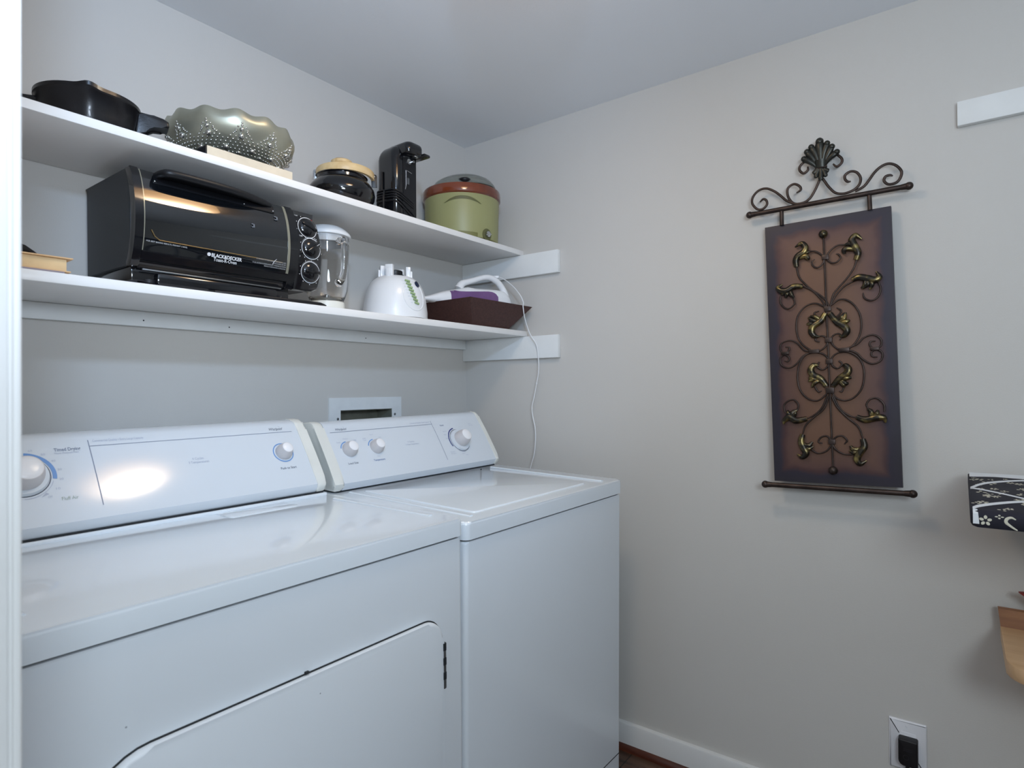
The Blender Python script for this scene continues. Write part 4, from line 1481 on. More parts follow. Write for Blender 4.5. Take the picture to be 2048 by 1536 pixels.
b = MB().lathe([(0, 0.008), (0.090, 0.008), (0.1005, 0.0085)] + [(r_, z_) for z_, r_ in BP[1:]] + [(0.0520, 0.1400), (0.044, 0.1412), (0, 0.1415)], seg=96)
b.build('housing', WHITEP, bb, angle=40)
b = MB()
ol = [(0.1055 * math.cos(2 * math.pi * k / 64), 0.1030 * math.sin(2 * math.pi * k / 64)) for k in range(64)]
b.prism(ol, 0.0, 0.0065, bevel=0.0025, seg=2, top_only=True)
b.build('foot_plate', WHITEP, bb)
b = MB().lathe([(0.094, 0.0064), (0.094, 0.0086), (0, 0.0086), (0, 0.0064)], seg=48)
b.build('vent_gap', SEAM, bb)
for (px_, py_, w) in ((-0.036, 0.020, 0.0135), (-0.041, -0.020, 0.0135), (0.030, -0.027, 0.0135), (0.040, 0.018, 0.0135)):
    a = math.atan2(py_, px_)
    b = MB().box(-0.0075, 0.0075, -w * 0.9, w * 0.9, 0.136, 0.1740, bevel=0.002, M=Matrix.Translation((px_, py_, 0)) @ rotz(a))
    b.box(0.006, 0.0130, -w * 0.5, w * 0.5, 0.136, 0.1610, bevel=0.0015, M=Matrix.Translation((px_, py_, 0)) @ rotz(a))
    b.build('post', WHITEP, bb)
b = MB().lathe([(0, 0.140), (0.0265, 0.140), (0.0265, 0.1490), (0.0230, 0.1505), (0.0230, 0.1600), (0.0205, 0.1620), (0, 0.1620)], seg=36)
b.build('coupling', BLACKM, bb)
# control panel: an oval rim laid on the skin
rim = []
for k in range(48):
    a = 2 * math.pi * k / 48
    th = -0.06 + 0.42 * math.cos(a)
    z = 0.0780 + 0.0490 * math.sin(a)
    M = bframe(th, z)
    rim.append(M.translation)
b = MB().tube(rim, 0.0016, seg=8, closed=True)
b.build('panel_rim', WHITEP, bb)
for k in range(8):
    u = k / 7
    z = 0.1180 - 0.0670 * u
    th = -0.27 + 0.23 * u ** 1.3
    M = bframe(th, z)
    b = MB().prism(rrect(-0.0082, 0.0082, -0.0030, 0.0030, 0.001, 2), 0.0, 0.0050, bevel=0.0010, M=M @ Matrix.Rotation(-0.25, 4, 'Z'))
    b.build('push_button', BUTGREEN, bb)
M = bframe(0.17, 0.1120)
b = MB().prism([(0.0080 * math.cos(a), 0.0105 * math.sin(a)) for a in [2 * math.pi * k / 24 for k in range(24)]], -0.001, 0.0045, bevel=0.0015, M=M)
b.build('switch', SWBLUE, bb)
b = MB()
for k in range(8):
    u = k / 7
    M = bframe(-0.27 + 0.23 * u ** 1.3 - 0.16, 0.1190 - 0.0670 * u)
    b.text(('STIR', 'CHOP', 'MIX', 'PUREE', 'WHIP', 'BLEND', 'CRUSH', 'ICE')[k], 0, -0.0015, size=0.0035, width=0.0085, align='CENTER', M=M, z=0.0006)
b.build('lettering', PRINTPALE, bb, smooth=False)

# ---- flared brown tray
tr = thing('tray', 'dark brown square flared tray holding the white hand vacuum', 'tray', (-0.18, -0.19, ZL), (0, 0, math.radians(-2.2)))


def trect(x0, x1, y0, y1, z):
    return [(x0, y0, z), (x1, y0, z), (x1, y1, z), (x0, y1, z)]


rim_o = trect(-0.1660, 0.1640, -0.1440, 0.150, 0.0850)
bas_o = trect(-0.1130, 0.0760, -0.1020, 0.105, 0.0)
rim_i = trect(-0.1615, 0.1595, -0.1395, 0.1455, 0.0850)
bas_i = trect(-0.1090, 0.0720, -0.0980, 0.101, 0.0045)
b = MB().loft([bas_o, rim_o, rim_i, bas_i])
b.build('tray_body', TRAYM, tr, smooth=False)

# ---- white hand vacuum lying in the tray
A = Vector((-0.40, -0.13, 0))
B = Vector((-0.06, -0.26, 0))
ang = math.atan2(B.y - A.y, B.x - A.x)
hv = thing('hand_vacuum', 'white hand vacuum with purple window and arched handle lying in the brown tray', 'hand vacuum', (A.x, A.y, ZL), (0, 0, ang))
zc = lambda z: z - ZL
# hull as cross-sections along the body: (s, z centre, half height, half width)
secs = []
for (s, z0, z1, w) in ((0.004, 1.4810, 1.4935, 0.020), (0.030, 1.4795, 1.4955, 0.022), (0.050, 1.4780, 1.5010, 0.024), (0.070, 1.4760, 1.5085, 0.027), (0.095, 1.4650, 1.5170, 0.031),
                       (0.115, 1.4560, 1.5220, 0.034), (0.150, 1.4480, 1.5300, 0.038), (0.190, 1.4440, 1.5390, 0.040), (0.220, 1.4425, 1.5365, 0.040), (0.260, 1.4425, 1.5375, 0.040), (0.300, 1.4430, 1.5385, 0.039),
                       (0.335, 1.4440, 1.5360, 0.036), (0.352, 1.4470, 1.5230, 0.032), (0.364, 1.4540, 1.5060, 0.024), (0.369, 1.4650, 1.4980, 0.012)):
    cz, hh = (z0 + z1) / 2 - ZL, (z1 - z0) / 2
    secs.append([(s, w * math.copysign(abs(math.cos(a)) ** 0.8, math.cos(a)), cz + hh * math.copysign(abs(math.sin(a)) ** 0.75, math.sin(a))) for a in [2 * math.pi * k / 28 for k in range(28)]])
b = MB().loft(secs)
b.build('body', WHITEP, hv, angle=60)
# purple window wrapped over the flank facing the room
win = [(0.1146, 1.5175), (0.1300, 1.5215), (0.1480, 1.5180), (0.180, 1.5190), (0.2200, 1.5225), (0.2614, 1.5262), (0.2800, 1.5250), (0.2930, 1.5170), (0.2977, 1.5080), (0.2977, 1.4600), (0.1170, 1.4700)]


def hull_y(s, z):
    ss = [(x[0][0], x) for x in secs]
    best = None
    for (s0, r0), (s1, r1) in zip(ss[:-1], ss[1:]):
        if s0 <= s <= s1:
            t = (s - s0) / (s1 - s0)
            best = [tuple(a_ * (1 - t) + b_ * t for a_, b_ in zip(p, q_)) for p, q_ in zip(r0, r1)]
    zz = z - ZL
    pts_ = [p for p in best if p[1] < 0]
    pts_.sort(key=lambda p: p[2])
    for p, q_ in zip(pts_[:-1], pts_[1:]):
        if p[2] <= zz <= q_[2]:
            t = (zz - p[2]) / max(1e-9, q_[2] - p[2])
            return p[1] * (1 - t) + q_[1] * t
    return pts_[-1][1] if zz > pts_[-1][2] else pts_[0][1]


b = MB()
t = bmesh.new()
nS = 26
cols = []
for i in range(nS + 1):
    s = 0.1150 + (0.2975 - 0.1150) * i / nS
    top = None
    for (p, q_) in zip(win[:9], win[1:9]):
        if p[0] <= s <= q_[0] + 1e-9:
            u = (s - p[0]) / max(1e-9, q_[0] - p[0])
            top = p[1] * (1 - u) + q_[1] * u
    top = top if top else 1.5180
    lo = 1.4660
    col_ = []
    for k in range(9):
        z = lo + (top - lo) * k / 8
        col_.append(t.verts.new((s, hull_y(s, z) - 0.0010, z - ZL)))
    cols.append(col_)
for c0, c1 in zip(cols[:-1], cols[1:]):
    for k in range(8):
        t.faces.new((c0[k], c1[k], c1[k + 1], c0[k + 1]))
b.add(t)
b.build('dust_window', PURPLE, hv, angle=60)
# arched handle
hc = [(0.160, 1.5320), (0.1720, 1.5490), (0.1950, 1.5585), (0.2250, 1.5680), (0.2560, 1.5785), (0.2800, 1.5815), (0.3020, 1.5765), (0.3200, 1.5660), (0.3380, 1.5460), (0.3470, 1.5280), (0.3520, 1.5050)]
b = MB().tube([(s, 0, z - ZL) for s, z in hc], [0.0150, 0.0125, 0.0105, 0.0100, 0.0100, 0.0105, 0.0110, 0.0110, 0.0115, 0.0130, 0.0150], seg=16, sub=6, flat=1.15, up=(0, 1, 0))
b.build('handle', WHITEP, hv, angle=60)
# charging lead over the tray, past the shelf ends and down behind the washer
wpts = [(-0.085, -0.1900, 1.5985), (-0.0676, -0.2350, 1.5899), (-0.0742, -0.2900, 1.5536), (-0.0837, -0.3300, 1.5159), (-0.0800, -0.3415, 1.4900), (-0.0845, -0.3445, 1.4815), (-0.0915, -0.3490, 1.4690), (-0.0753, -0.3450, 1.4299),
        (-0.045, -0.345, 1.3787), (-0.030, -0.3626, 1.339), (-0.030, -0.3708, 1.2847), (-0.030, -0.3703, 1.2399), (-0.030, -0.3613, 1.1987), (-0.030, -0.3499, 1.1502), (-0.030, -0.3407, 1.1140),
        (-0.030, -0.3448, 1.0779), (-0.030, -0.3532, 1.0421), (-0.030, -0.3549, 0.9972), (-0.030, -0.3478, 0.9428), (-0.030, -0.3320, 0.8966), (-0.035, -0.310, 0.80), (-0.04, -0.30, 0.62)]
inv = (Matrix.Translation((A.x, A.y, ZL)) @ rotz(ang)).inverted()
wl = [inv @ Vector(p) for p in wpts]
b = MB().tube(wl, 0.0018, seg=8, sub=5)
b.build('charging_cord', WHITEP, hv, angle=60)
M = inv @ Matrix.Translation((-0.0745, -0.2150, 1.5950)) @ rotz(-0.95)
b = MB().box(-0.011, 0.011, -0.0045, 0.0045, -0.0045, 0.0045, bevel=0.0018, M=M)
b.build('cord_plug', WHITEP, hv)
b = MB().ball(inv @ Vector((-0.030, -0.3618, 1.2010)), 0.0032, seg=10)
b.build('cord_knot', WHITEP, hv)

# ================================================================== wrought-metal wall plaque
PQ = thing('wall_plaque', 'tall brown metal wall plaque with scrollwork hanging on the right wall', 'wall decoration', (-0.03, -1.295, 1.675),
           (math.radians(-1.65), math.radians(-1.2), math.radians(-90)))
# local x runs to the right, z up, -y out of the wall; the numbers are metres on the plaque
SCROLL_TOP = [[[-0.0045,0.066],[-0.0084,0.0574],[-0.0182,0.0361],[-0.0319,0.0157],[-0.0481,0.0073],[-0.0696,0.009],[-0.0829,0.0239],[-0.088,0.043],[-0.0848,0.0574],[-0.0709,0.0638],[-0.0576,0.0556],[-0.0538,0.0443],[-0.0648,0.0378]],[[-0.0724,0.0096],[-0.0912,0.0227],[-0.1075,0.0414],[-0.124,0.0573],[-0.1437,0.0685],[-0.164,0.0664],[-0.179,0.0511],[-0.1809,0.0328],[-0.1682,0.0146],[-0.1537,0.0116],[-0.142,0.0214],[-0.1431,0.034],[-0.1516,0.0395],[-0.1604,0.0331]],[[-0.002,0.066],[0.0045,0.0543],[0.0155,0.0343],[0.0302,0.0164],[0.0502,0.0105],[0.0725,0.0154],[0.085,0.0267],[0.0879,0.043],[0.0799,0.0591],[0.0666,0.0652],[0.054,0.0597],[0.0525,0.0486],[0.0584,0.04],[0.0658,0.0389]],[[0.0748,0.0106],[0.0945,0.0188],[0.1069,0.0328],[0.1192,0.0494],[0.1337,0.0611],[0.1501,0.0644],[0.1659,0.0557],[0.1767,0.038],[0.1739,0.0222],[0.1646,0.0122],[0.1485,0.0118],[0.1395,0.0222],[0.1422,0.0327],[0.1515,0.0345],[0.1583,0.031]],[[-0.0397,0.1213],[-0.0535,0.1099],[-0.0551,0.0983],[-0.046,0.0877],[-0.0351,0.0933],[-0.0349,0.1037]],[[0.0368,0.1174],[0.0465,0.1047],[0.0462,0.0933],[0.0347,0.0861],[0.0261,0.0955]]]
SCROLL = [[[-0.0384,-0.1288],[-0.0227,-0.1314],[-0.0099,-0.1407],[-0.0025,-0.1535],[-0.0055,-0.1675],[-0.0173,-0.1759],[-0.0289,-0.1698],[-0.0308,-0.1593],[-0.0245,-0.1524]],[[0.0476,-0.1259],[0.0314,-0.1246],[0.016,-0.1335],[0.0067,-0.1463],[0.0064,-0.1578],[0.015,-0.1678],[0.0276,-0.1683],[0.0367,-0.1583],[0.0332,-0.1492],[0.027,-0.1462]],[[-0.0688,-0.1667],[-0.0641,-0.194],[-0.0487,-0.2167],[-0.0307,-0.2365],[-0.0154,-0.2489],[-0.0004,-0.2662],[0.0055,-0.2812]],[[0.0733,-0.1697],[0.0667,-0.1898],[0.0513,-0.213],[0.0308,-0.2357],[0.0177,-0.2529],[0.0093,-0.2817]],[[0.1203,-0.2336],[0.1244,-0.2533],[0.1169,-0.2716],[0.1037,-0.2783],[0.0885,-0.271],[0.0853,-0.2567]],[[-0.0551,-0.2215],[-0.0333,-0.2345],[-0.0123,-0.2613],[-0.0004,-0.2867]],[[0.0658,-0.2235],[0.0414,-0.236],[0.0198,-0.261],[0.0077,-0.2876]],[[-0.1107,-0.2414],[-0.1131,-0.2578],[-0.1038,-0.2734],[-0.0905,-0.2778],[-0.0769,-0.266],[-0.0803,-0.2492]],[[-0.0021,-0.2833],[-0.027,-0.2709],[-0.0529,-0.279],[-0.0704,-0.3037],[-0.0742,-0.3362],[-0.0682,-0.3653],[-0.0521,-0.3868],[-0.0305,-0.3996],[-0.0123,-0.3955],[-0.0012,-0.3824],[-0.0009,-0.3684],[-0.0113,-0.3596],[-0.024,-0.3626],[-0.0279,-0.3704],[-0.0171,-0.3752]],[[0.0093,-0.2817],[0.0336,-0.2674],[0.0574,-0.2773],[0.0752,-0.3065],[0.0793,-0.3418],[0.0717,-0.3721],[0.0541,-0.3941],[0.0333,-0.4005],[0.0162,-0.3895],[0.0096,-0.3752],[0.0135,-0.3616],[0.0259,-0.3567],[0.0343,-0.3645],[0.0289,-0.3747]],[[-0.0341,-0.4001],[-0.056,-0.3947],[-0.0741,-0.373],[-0.0928,-0.3655],[-0.1121,-0.3723],[-0.1164,-0.3886],[-0.1082,-0.3995],[-0.0954,-0.3941],[-0.0933,-0.3848],[-0.1027,-0.3825]],[[-0.0414,-0.4017],[-0.0601,-0.4106],[-0.0755,-0.4301],[-0.0947,-0.4406],[-0.1136,-0.4323],[-0.1171,-0.4155],[-0.106,-0.4038],[-0.094,-0.4127],[-0.0973,-0.4228],[-0.1064,-0.4203]],[[0.0403,-0.399],[0.0679,-0.3873],[0.0851,-0.3712],[0.1051,-0.3663],[0.1204,-0.3778],[0.1205,-0.3949],[0.1073,-0.4016],[0.0967,-0.3932],[0.0987,-0.3827],[0.1095,-0.3819]],[[0.0505,-0.4017],[0.0672,-0.4105],[0.0802,-0.4267],[0.0996,-0.4393],[0.1187,-0.4327],[0.1232,-0.4141],[0.1121,-0.4038],[0.0999,-0.4095],[0.1012,-0.4203],[0.1125,-0.4229]],[[-0.0204,-0.4282],[-0.025,-0.4408],[-0.012,-0.4494],[0.0008,-0.4381],[0.0012,-0.4223],[-0.0108,-0.4076],[-0.0342,-0.4021],[-0.0564,-0.4109],[-0.07,-0.4345],[-0.0747,-0.4709],[-0.0681,-0.5036],[-0.0484,-0.5262],[-0.0267,-0.5306],[-0.0085,-0.517],[-0.0011,-0.5053]],[[0.0256,-0.4276],[0.033,-0.4366],[0.0234,-0.4471],[0.0113,-0.4406],[0.0083,-0.4227],[0.0209,-0.4084],[0.0435,-0.4051],[0.067,-0.4183],[0.0797,-0.4421],[0.0815,-0.4729],[0.0746,-0.5034],[0.0572,-0.5242],[0.0366,-0.5316],[0.016,-0.5234],[0.0077,-0.5075]],[[-0.0032,-0.5171],[-0.0165,-0.5486],[-0.035,-0.5684],[-0.0535,-0.5784]],[[-0.0008,-0.5211],[-0.013,-0.5526],[-0.0388,-0.5764],[-0.0576,-0.5965],[-0.0656,-0.6207]],[[0.0092,-0.5174],[0.0256,-0.5529],[0.0457,-0.5705],[0.0625,-0.5762]],[[0.0073,-0.5213],[0.0188,-0.5489],[0.0421,-0.5763],[0.0652,-0.5992],[0.0743,-0.6297]],[[-0.077,-0.5562],[-0.0747,-0.54],[-0.0856,-0.5276],[-0.1008,-0.5315],[-0.1107,-0.5436],[-0.1085,-0.5621]],[[0.1236,-0.5611],[0.1226,-0.5423],[0.1101,-0.5278],[0.0938,-0.5287],[0.0851,-0.5419],[0.0881,-0.5534]],[[-0.0465,-0.6603],[-0.0305,-0.6697],[-0.0125,-0.6651],[0.0002,-0.6509],[0.0024,-0.6372],[-0.0079,-0.6244],[-0.0215,-0.6278],[-0.0279,-0.6399],[-0.0183,-0.6436]],[[0.0497,-0.6706],[0.0293,-0.6694],[0.0123,-0.6584],[0.005,-0.643],[0.0131,-0.6271],[0.0271,-0.623],[0.0388,-0.6336],[0.0327,-0.6442]],[[-0.0101,-0.3137],[-0.0243,-0.3063],[-0.0284,-0.2966],[-0.0174,-0.2929]],[[0.0182,-0.3165],[0.0308,-0.3058],[0.0345,-0.2964],[0.0243,-0.2885]],[[-0.0364,-0.4844],[-0.0302,-0.4986],[-0.0243,-0.5075],[-0.0164,-0.5049]],[[0.0412,-0.4869],[0.034,-0.5004],[0.0303,-0.5088],[0.0245,-0.506]]]
LEAF = [[([[-0.0688,-0.1667],[-0.0705,-0.1502],[-0.064,-0.1379],[-0.049,-0.1285],[-0.046,-0.1157],[-0.0551,-0.1044],[-0.0714,-0.1123]],1),([[-0.064,-0.1393],[-0.0491,-0.1329],[-0.0358,-0.1307]],0.7),([[-0.0641,-0.1438],[-0.0467,-0.1406],[-0.0402,-0.1475],[-0.0396,-0.1529]],0.8)],[([[0.0726,-0.1696],[0.0775,-0.1522],[0.0695,-0.1325],[0.0644,-0.1161],[0.0739,-0.106],[0.0869,-0.1173]],1.1),([[0.0695,-0.1339],[0.0599,-0.1252],[0.0475,-0.1268]],0.7),([[0.0717,-0.1414],[0.0534,-0.1369],[0.0459,-0.1413],[0.0469,-0.15]],0.9)],[([[0.0621,-0.2201],[0.0781,-0.2153],[0.0971,-0.2216],[0.1135,-0.2271],[0.1226,-0.2201],[0.116,-0.206]],1),([[0.0947,-0.2218],[0.0967,-0.2359],[0.0844,-0.2454]],0.8),([[0.0994,-0.2224],[0.1061,-0.2372],[0.101,-0.2498]],0.7),([[0.0923,-0.2214],[0.0907,-0.2351],[0.0821,-0.2446]],0.5)],[([[-0.0551,-0.2215],[-0.0776,-0.2198],[-0.095,-0.2287],[-0.1103,-0.2268],[-0.1167,-0.2176],[-0.106,-0.2098]],1),([[-0.0892,-0.2274],[-0.0952,-0.2391],[-0.0974,-0.248]],0.7),([[-0.0873,-0.2276],[-0.0838,-0.2405],[-0.0776,-0.2503]],0.7),([[-0.0911,-0.228],[-0.1028,-0.2361],[-0.1087,-0.2395]],0.5)],[([[-0.0026,-0.3004],[-0.0138,-0.3194],[-0.0323,-0.3317],[-0.0363,-0.3475],[-0.0293,-0.3582],[-0.0178,-0.3611]],1),([[-0.0175,-0.323],[-0.0355,-0.3153],[-0.0426,-0.3073]],0.8),([[-0.0212,-0.3267],[-0.0394,-0.325],[-0.0475,-0.3263]],0.7),([[-0.0138,-0.3174],[-0.0262,-0.3081],[-0.0388,-0.304]],0.6)],[([[0.0081,-0.3015],[0.0233,-0.3249],[0.0419,-0.3404],[0.0467,-0.3526],[0.0396,-0.3626],[0.0292,-0.3629]],1),([[0.0267,-0.3272],[0.0408,-0.3187],[0.0447,-0.3033]],0.8),([[0.0301,-0.3295],[0.0457,-0.327],[0.0537,-0.3238]],0.7),([[0.0233,-0.3229],[0.0357,-0.3142],[0.0412,-0.3049]],0.6)],[([[-0.0043,-0.4934],[-0.018,-0.473],[-0.0358,-0.4623],[-0.0409,-0.448],[-0.0333,-0.4364],[-0.0206,-0.4378]],1),([[-0.0198,-0.473],[-0.0361,-0.4744],[-0.0479,-0.478]],0.8),([[-0.0181,-0.475],[-0.0327,-0.4845],[-0.0403,-0.4955]],0.7),([[-0.0215,-0.4709],[-0.0396,-0.4702],[-0.0469,-0.4679]],0.6)],[([[0.0098,-0.4938],[0.0261,-0.4747],[0.0437,-0.4617],[0.0474,-0.4502],[0.0408,-0.4409],[0.0339,-0.4417]],1),([[0.0278,-0.4747],[0.0416,-0.4733],[0.0536,-0.4726]],0.8),([[0.026,-0.4766],[0.0395,-0.4869],[0.0464,-0.4871]],0.7),([[0.0242,-0.4778],[0.0343,-0.4906],[0.0375,-0.4969]],0.6)],[([[-0.0535,-0.5784],[-0.0796,-0.5837],[-0.0962,-0.5744],[-0.109,-0.5826],[-0.1131,-0.5937]],1),([[-0.087,-0.5805],[-0.0903,-0.5642],[-0.0769,-0.5553]],0.8),([[-0.0925,-0.5764],[-0.0998,-0.5642],[-0.1007,-0.556]],0.7),([[-0.0888,-0.5785],[-0.0828,-0.5642],[-0.0882,-0.5553]],0.6)],[([[0.0625,-0.5743],[0.0824,-0.5808],[0.1055,-0.5754],[0.1216,-0.5762],[0.1251,-0.5881]],1),([[0.0956,-0.5781],[0.0945,-0.561],[0.0871,-0.5541]],0.8),([[0.1006,-0.5762],[0.1074,-0.5648],[0.1093,-0.5565]],0.7)],[([[-0.0656,-0.6207],[-0.0699,-0.6409],[-0.063,-0.6588],[-0.0585,-0.6707],[-0.0672,-0.681],[-0.0808,-0.6743]],1),([[-0.0663,-0.6469],[-0.0517,-0.6505],[-0.0424,-0.6402]],0.8),([[-0.0646,-0.6528],[-0.0519,-0.6585],[-0.0409,-0.6521]],0.7)],[([[0.0743,-0.6297],[0.0771,-0.6487],[0.0667,-0.6642],[0.0601,-0.6817],[0.0675,-0.6928],[0.081,-0.6846]],1),([[0.0702,-0.6565],[0.0534,-0.657],[0.0463,-0.6476]],0.8),([[0.0668,-0.6604],[0.0532,-0.6647],[0.0442,-0.6612]],0.7)]]
FIN = [[[-0.0022,0.0954],[-0.0031,0.1294],[-0.003,0.1603]],[[-0.0074,0.0967],[-0.0131,0.1262],[-0.0235,0.1511]],[[-0.01,0.0974],[-0.0212,0.1194],[-0.0344,0.1407]],[[-0.0126,0.0966],[-0.0267,0.112],[-0.0423,0.1234]],[[0.0004,0.0948],[0.0051,0.1243],[0.0148,0.1509]],[[0.0022,0.0943],[0.0126,0.1165],[0.026,0.1391]],[[0.0037,0.0939],[0.0175,0.1094],[0.037,0.1217]]]
FINL = [[[-0.0024,0.0876],[-0.0029,0.0707],[-0.004,0.0569]],[[-0.0076,0.088],[-0.0145,0.0735],[-0.0134,0.0659]],[[-0.0102,0.0895],[-0.0169,0.0829],[-0.0223,0.0789]],[[0.0027,0.0854],[0.0075,0.0711],[0.0073,0.0638]],[[0.0053,0.0856],[0.0116,0.0803],[0.0167,0.0781]]]
COL = [[0.0031,-0.289,5],[-0.0323,-0.3994,5],[0.0385,-0.3997,5],[0.0033,-0.372,5],[0.0035,-0.4283,5],[0.0032,-0.5046,6],[0.0037,-0.6391,5],[-0.1043,-0.3997,4],[0.1066,-0.4016,4],[0.0014,-0.1513,5]]
RODB = [[-0.002,-0.0884],[0.0045,-0.7133]]



def P3(p, w=0.0):
    return (p[0], -w, p[1])


# panel: a shallow box, slightly out of square
TL, TR, BL_, BR_ = (-0.1498, -0.0414), (0.1519, -0.0429), (-0.1418, -0.7498), (0.1558, -0.7485)
b = MB()
b.loft([[P3(p, 0.0) for p in (BL_, BR_, TR, TL)], [P3(p, -0.016) for p in (BL_, BR_, TR, TL)]])
b.build('panel', PANELM, PQ, smooth=False)


def rod(p, q_, r, w, name, m, ends=None):
    b = MB().tube([P3(p, w), P3(q_, w)], r, seg=18)
    o = b.build(name, m, PQ)
    if ends:
        for e, other in ((p, q_), (q_, p)):
            d = (Vector(e) - Vector(other)).normalized()
            bb_ = MB().ball(P3(e, w), ends, seg=20)
            bb_.tube([P3((e[0] - d.x * ends * 1.7, e[1] - d.y * ends * 1.7), w), P3((e[0] - d.x * ends * 0.6, e[1] - d.y * ends * 0.6), w)], [r * 1.05, r * 1.22], seg=18)
            bb_.build('ball_finial', m, o)
    return o


rod((-0.1891, 0.0018), (0.1912, -0.0022), 0.0066, 0.004, 'hanging_bar', BRONZE, 0.0098)
rod((-0.1648, -0.7604), (0.1761, -0.7613), 0.0068, 0.006, 'bottom_bar', BRONZE, 0.0100)
rod((-0.1044, -0.002), (-0.1048, -0.044), 0.0055, 0.002, 'hanger_post', BRONZE)
rod((0.1057, -0.004), (0.1064, -0.045), 0.0055, 0.002, 'hanger_post', BRONZE)
rod((RODB[0][0], RODB[0][1]), (RODB[1][0], RODB[1][1]), 0.0021, 0.0065, 'centre_rod', BRONZE)
for c, m in ((RODB[0], GILT), (RODB[1], BRONZE)):
    MB().ball(P3(c, 0.0075), 0.0110, seg=22).build('ball_finial', m, PQ)
for i, pl in enumerate(SCROLL_TOP):
    n = len(pl)
    r0 = 0.0034
    rr = [r0] * n
    rr[-1] = r0 * 0.55
    MB().tube([P3(p, 0.004) for p in pl], rr, seg=10, sub=6, flat=0.75, up=(0, 1, 0)).build('scroll', BRONZE, PQ, angle=60)
for i, pl in enumerate(SCROLL):
    n = len(pl)
    r0 = 0.0022
    rr = [r0] * n
    rr[-1] = r0 * 0.7
    MB().tube([P3(p, 0.0075) for p in pl], rr, seg=8, sub=6, flat=0.8, up=(0, 1, 0)).build('scroll', BRONZE, PQ, angle=60)
for lf in LEAF:
    b = MB()
    for k, (pl, w) in enumerate(lf):
        n = len(pl)
        if k == 0:
            rr = [0.0034 + 0.0056 * math.sin(math.pi * min(1.0, 0.15 + 0.85 * j / (n - 1))) ** 0.8 for j in range(n)]
            rr[-1] = 0.0020
        else:
            rr = [0.0028 + 0.0046 * w * math.sin(math.pi * (0.25 + 0.6 * j / (n - 1))) for j in range(n)]
            rr[-1] = 0.0030 * w + 0.0006
        b.tube([P3(p, 0.0085 + 0.002 * math.sin(math.pi * j / (n - 1))) for j, p in enumerate(pl)], rr, seg=10, sub=6, flat=0.75, up=(0, 1, 0))
    b.build('acanthus_leaf', GILT, PQ, angle=60)
# palmette on top
b = MB()
for i, pl in enumerate(FIN):
    wt = 1.5 if i == 0 else 1.0
    n = 7
    pts = catmull([P3(p, 0.0) for p in pl], 3)
    rr = [0.0042 + (0.0066 * wt - 0.0012) * (j / (len(pts) - 1)) ** 0.9 for j in range(len(pts))]
    rr[-1] *= 0.72
    q_ = [(p.x, p.y - 0.007 - 0.006 * math.sin(math.pi * 0.5 * j / (len(pts) - 1)), p.z) for j, p in enumerate(pts)]
    b.tube(q_, rr, seg=12, flat=0.7, up=(0, 1, 0))
    b.ball(q_[-1], rr[-1] * 1.12, seg=12)
b.tube([P3((-0.0022, 0.092), 0.007), P3((-0.0025, 0.112), 0.009)], [0.0125, 0.0165], seg=16, flat=0.6, up=(0, 1, 0))
b.build('palmette', BRONZE2, PQ, angle=60)
b = MB()
for i, pl in enumerate(FINL):
    pts = catmull([P3(p, 0.006) for p in pl], 3)
    rr = [0.0066 if i == 0 else 0.0056] * len(pts)
    rr[-1] *= 0.6
    b.tube([(p.x, p.y - 0.003, p.z) for p in pts], rr, seg=10, flat=0.7, up=(0, 1, 0))
b.build('lower_leaf', BRONZE2, PQ, angle=60)
b = MB().tube([P3((-0.0165, 0.0915), 0.007), P3((0.0120, 0.0925), 0.007)], 0.0042, seg=12)
b.build('collar', BRONZE, PQ)
for (cx_, cz_, s) in COL:
    k = s * 0.0013
    wz = (k * 1.25, k) if abs(cx_) < 0.03 else (k * 1.9, k * 0.8)
    MB().box(cx_ - wz[0], cx_ + wz[0], -0.0115, -0.0040, cz_ - wz[1], cz_ + wz[1], bevel=0.001).build('collar', BRONZE, PQ)

# ================================================================== right wall, low: power point with adapter
ou = thing('wall_outlet', 'white outlet cover plate low on the right wall', 'power outlet', (0, -1.4660, 0.2750))
Mw = Matrix(((0, 0, -1, 0), (-1, 0, 0, 0), (0, 1, 0, 0), (0, 0, 0, 1)))   # local x right along the wall, y up, z out
b = MB().prism(rrect(-0.0400, 0.0400, -0.0620, 0.0620, 0.002, 3), 0.0005, 0.0060, bevel=0.004, seg=3, top_only=True, M=Mw)
b.build('cover_plate', OUTLET, ou)
b = MB().lathe([(0, 0.0055), (0.0030, 0.0058), (0.0026, 0.0070), (0, 0.0072)], seg=16, M=Mw @ Matrix.Translation((-0.002, 0.0480, 0)))
b.build('screw', OUTLET, ou)
b = MB().box(-0.018, 0.018, -0.034, 0.034, 0.0050, 0.0066, bevel=0.001, M=Mw)
b.build('receptacle', OUTLET, ou)
ad = thing('power_adapter', 'black power adapter plugged into the white wall outlet', 'power adapter', (-0.0066, -1.4680, 0.2700))
b = MB().prism(rrect(-0.0205, 0.0205, -0.0350, 0.0300, (0.012, 0.004, 0.004, 0.004), 4), 0.0, 0.0240, bevel=0.003, seg=3, top_only=True, M=Mw)
b.build('adapter_case', PLUGM, ad)
b = MB()
b.arc(0.0055, 0.0064, 0, 360, 24, M=Mw @ Matrix.Translation((-0.004, -0.012, 0.0241)))
b.box(-0.010, 0.009, 0.004, 0.0046, 0.0238, 0.0243, M=Mw)
b.box(-0.010, 0.009, 0.008, 0.0086, 0.0238, 0.0243, M=Mw)
b.build('embossed_mark', mat('dim_emboss', (44, 42, 50), rough=0.6), ad, smooth=False)
b = MB().tube([(-0.010, 0.002, -0.034), (-0.012, 0.002, -0.060), (-0.014, 0.004, -0.12), (-0.03, 0.01, -0.22), (-0.06, 0.02, -0.2680)], 0.0028, seg=10, sub=6)
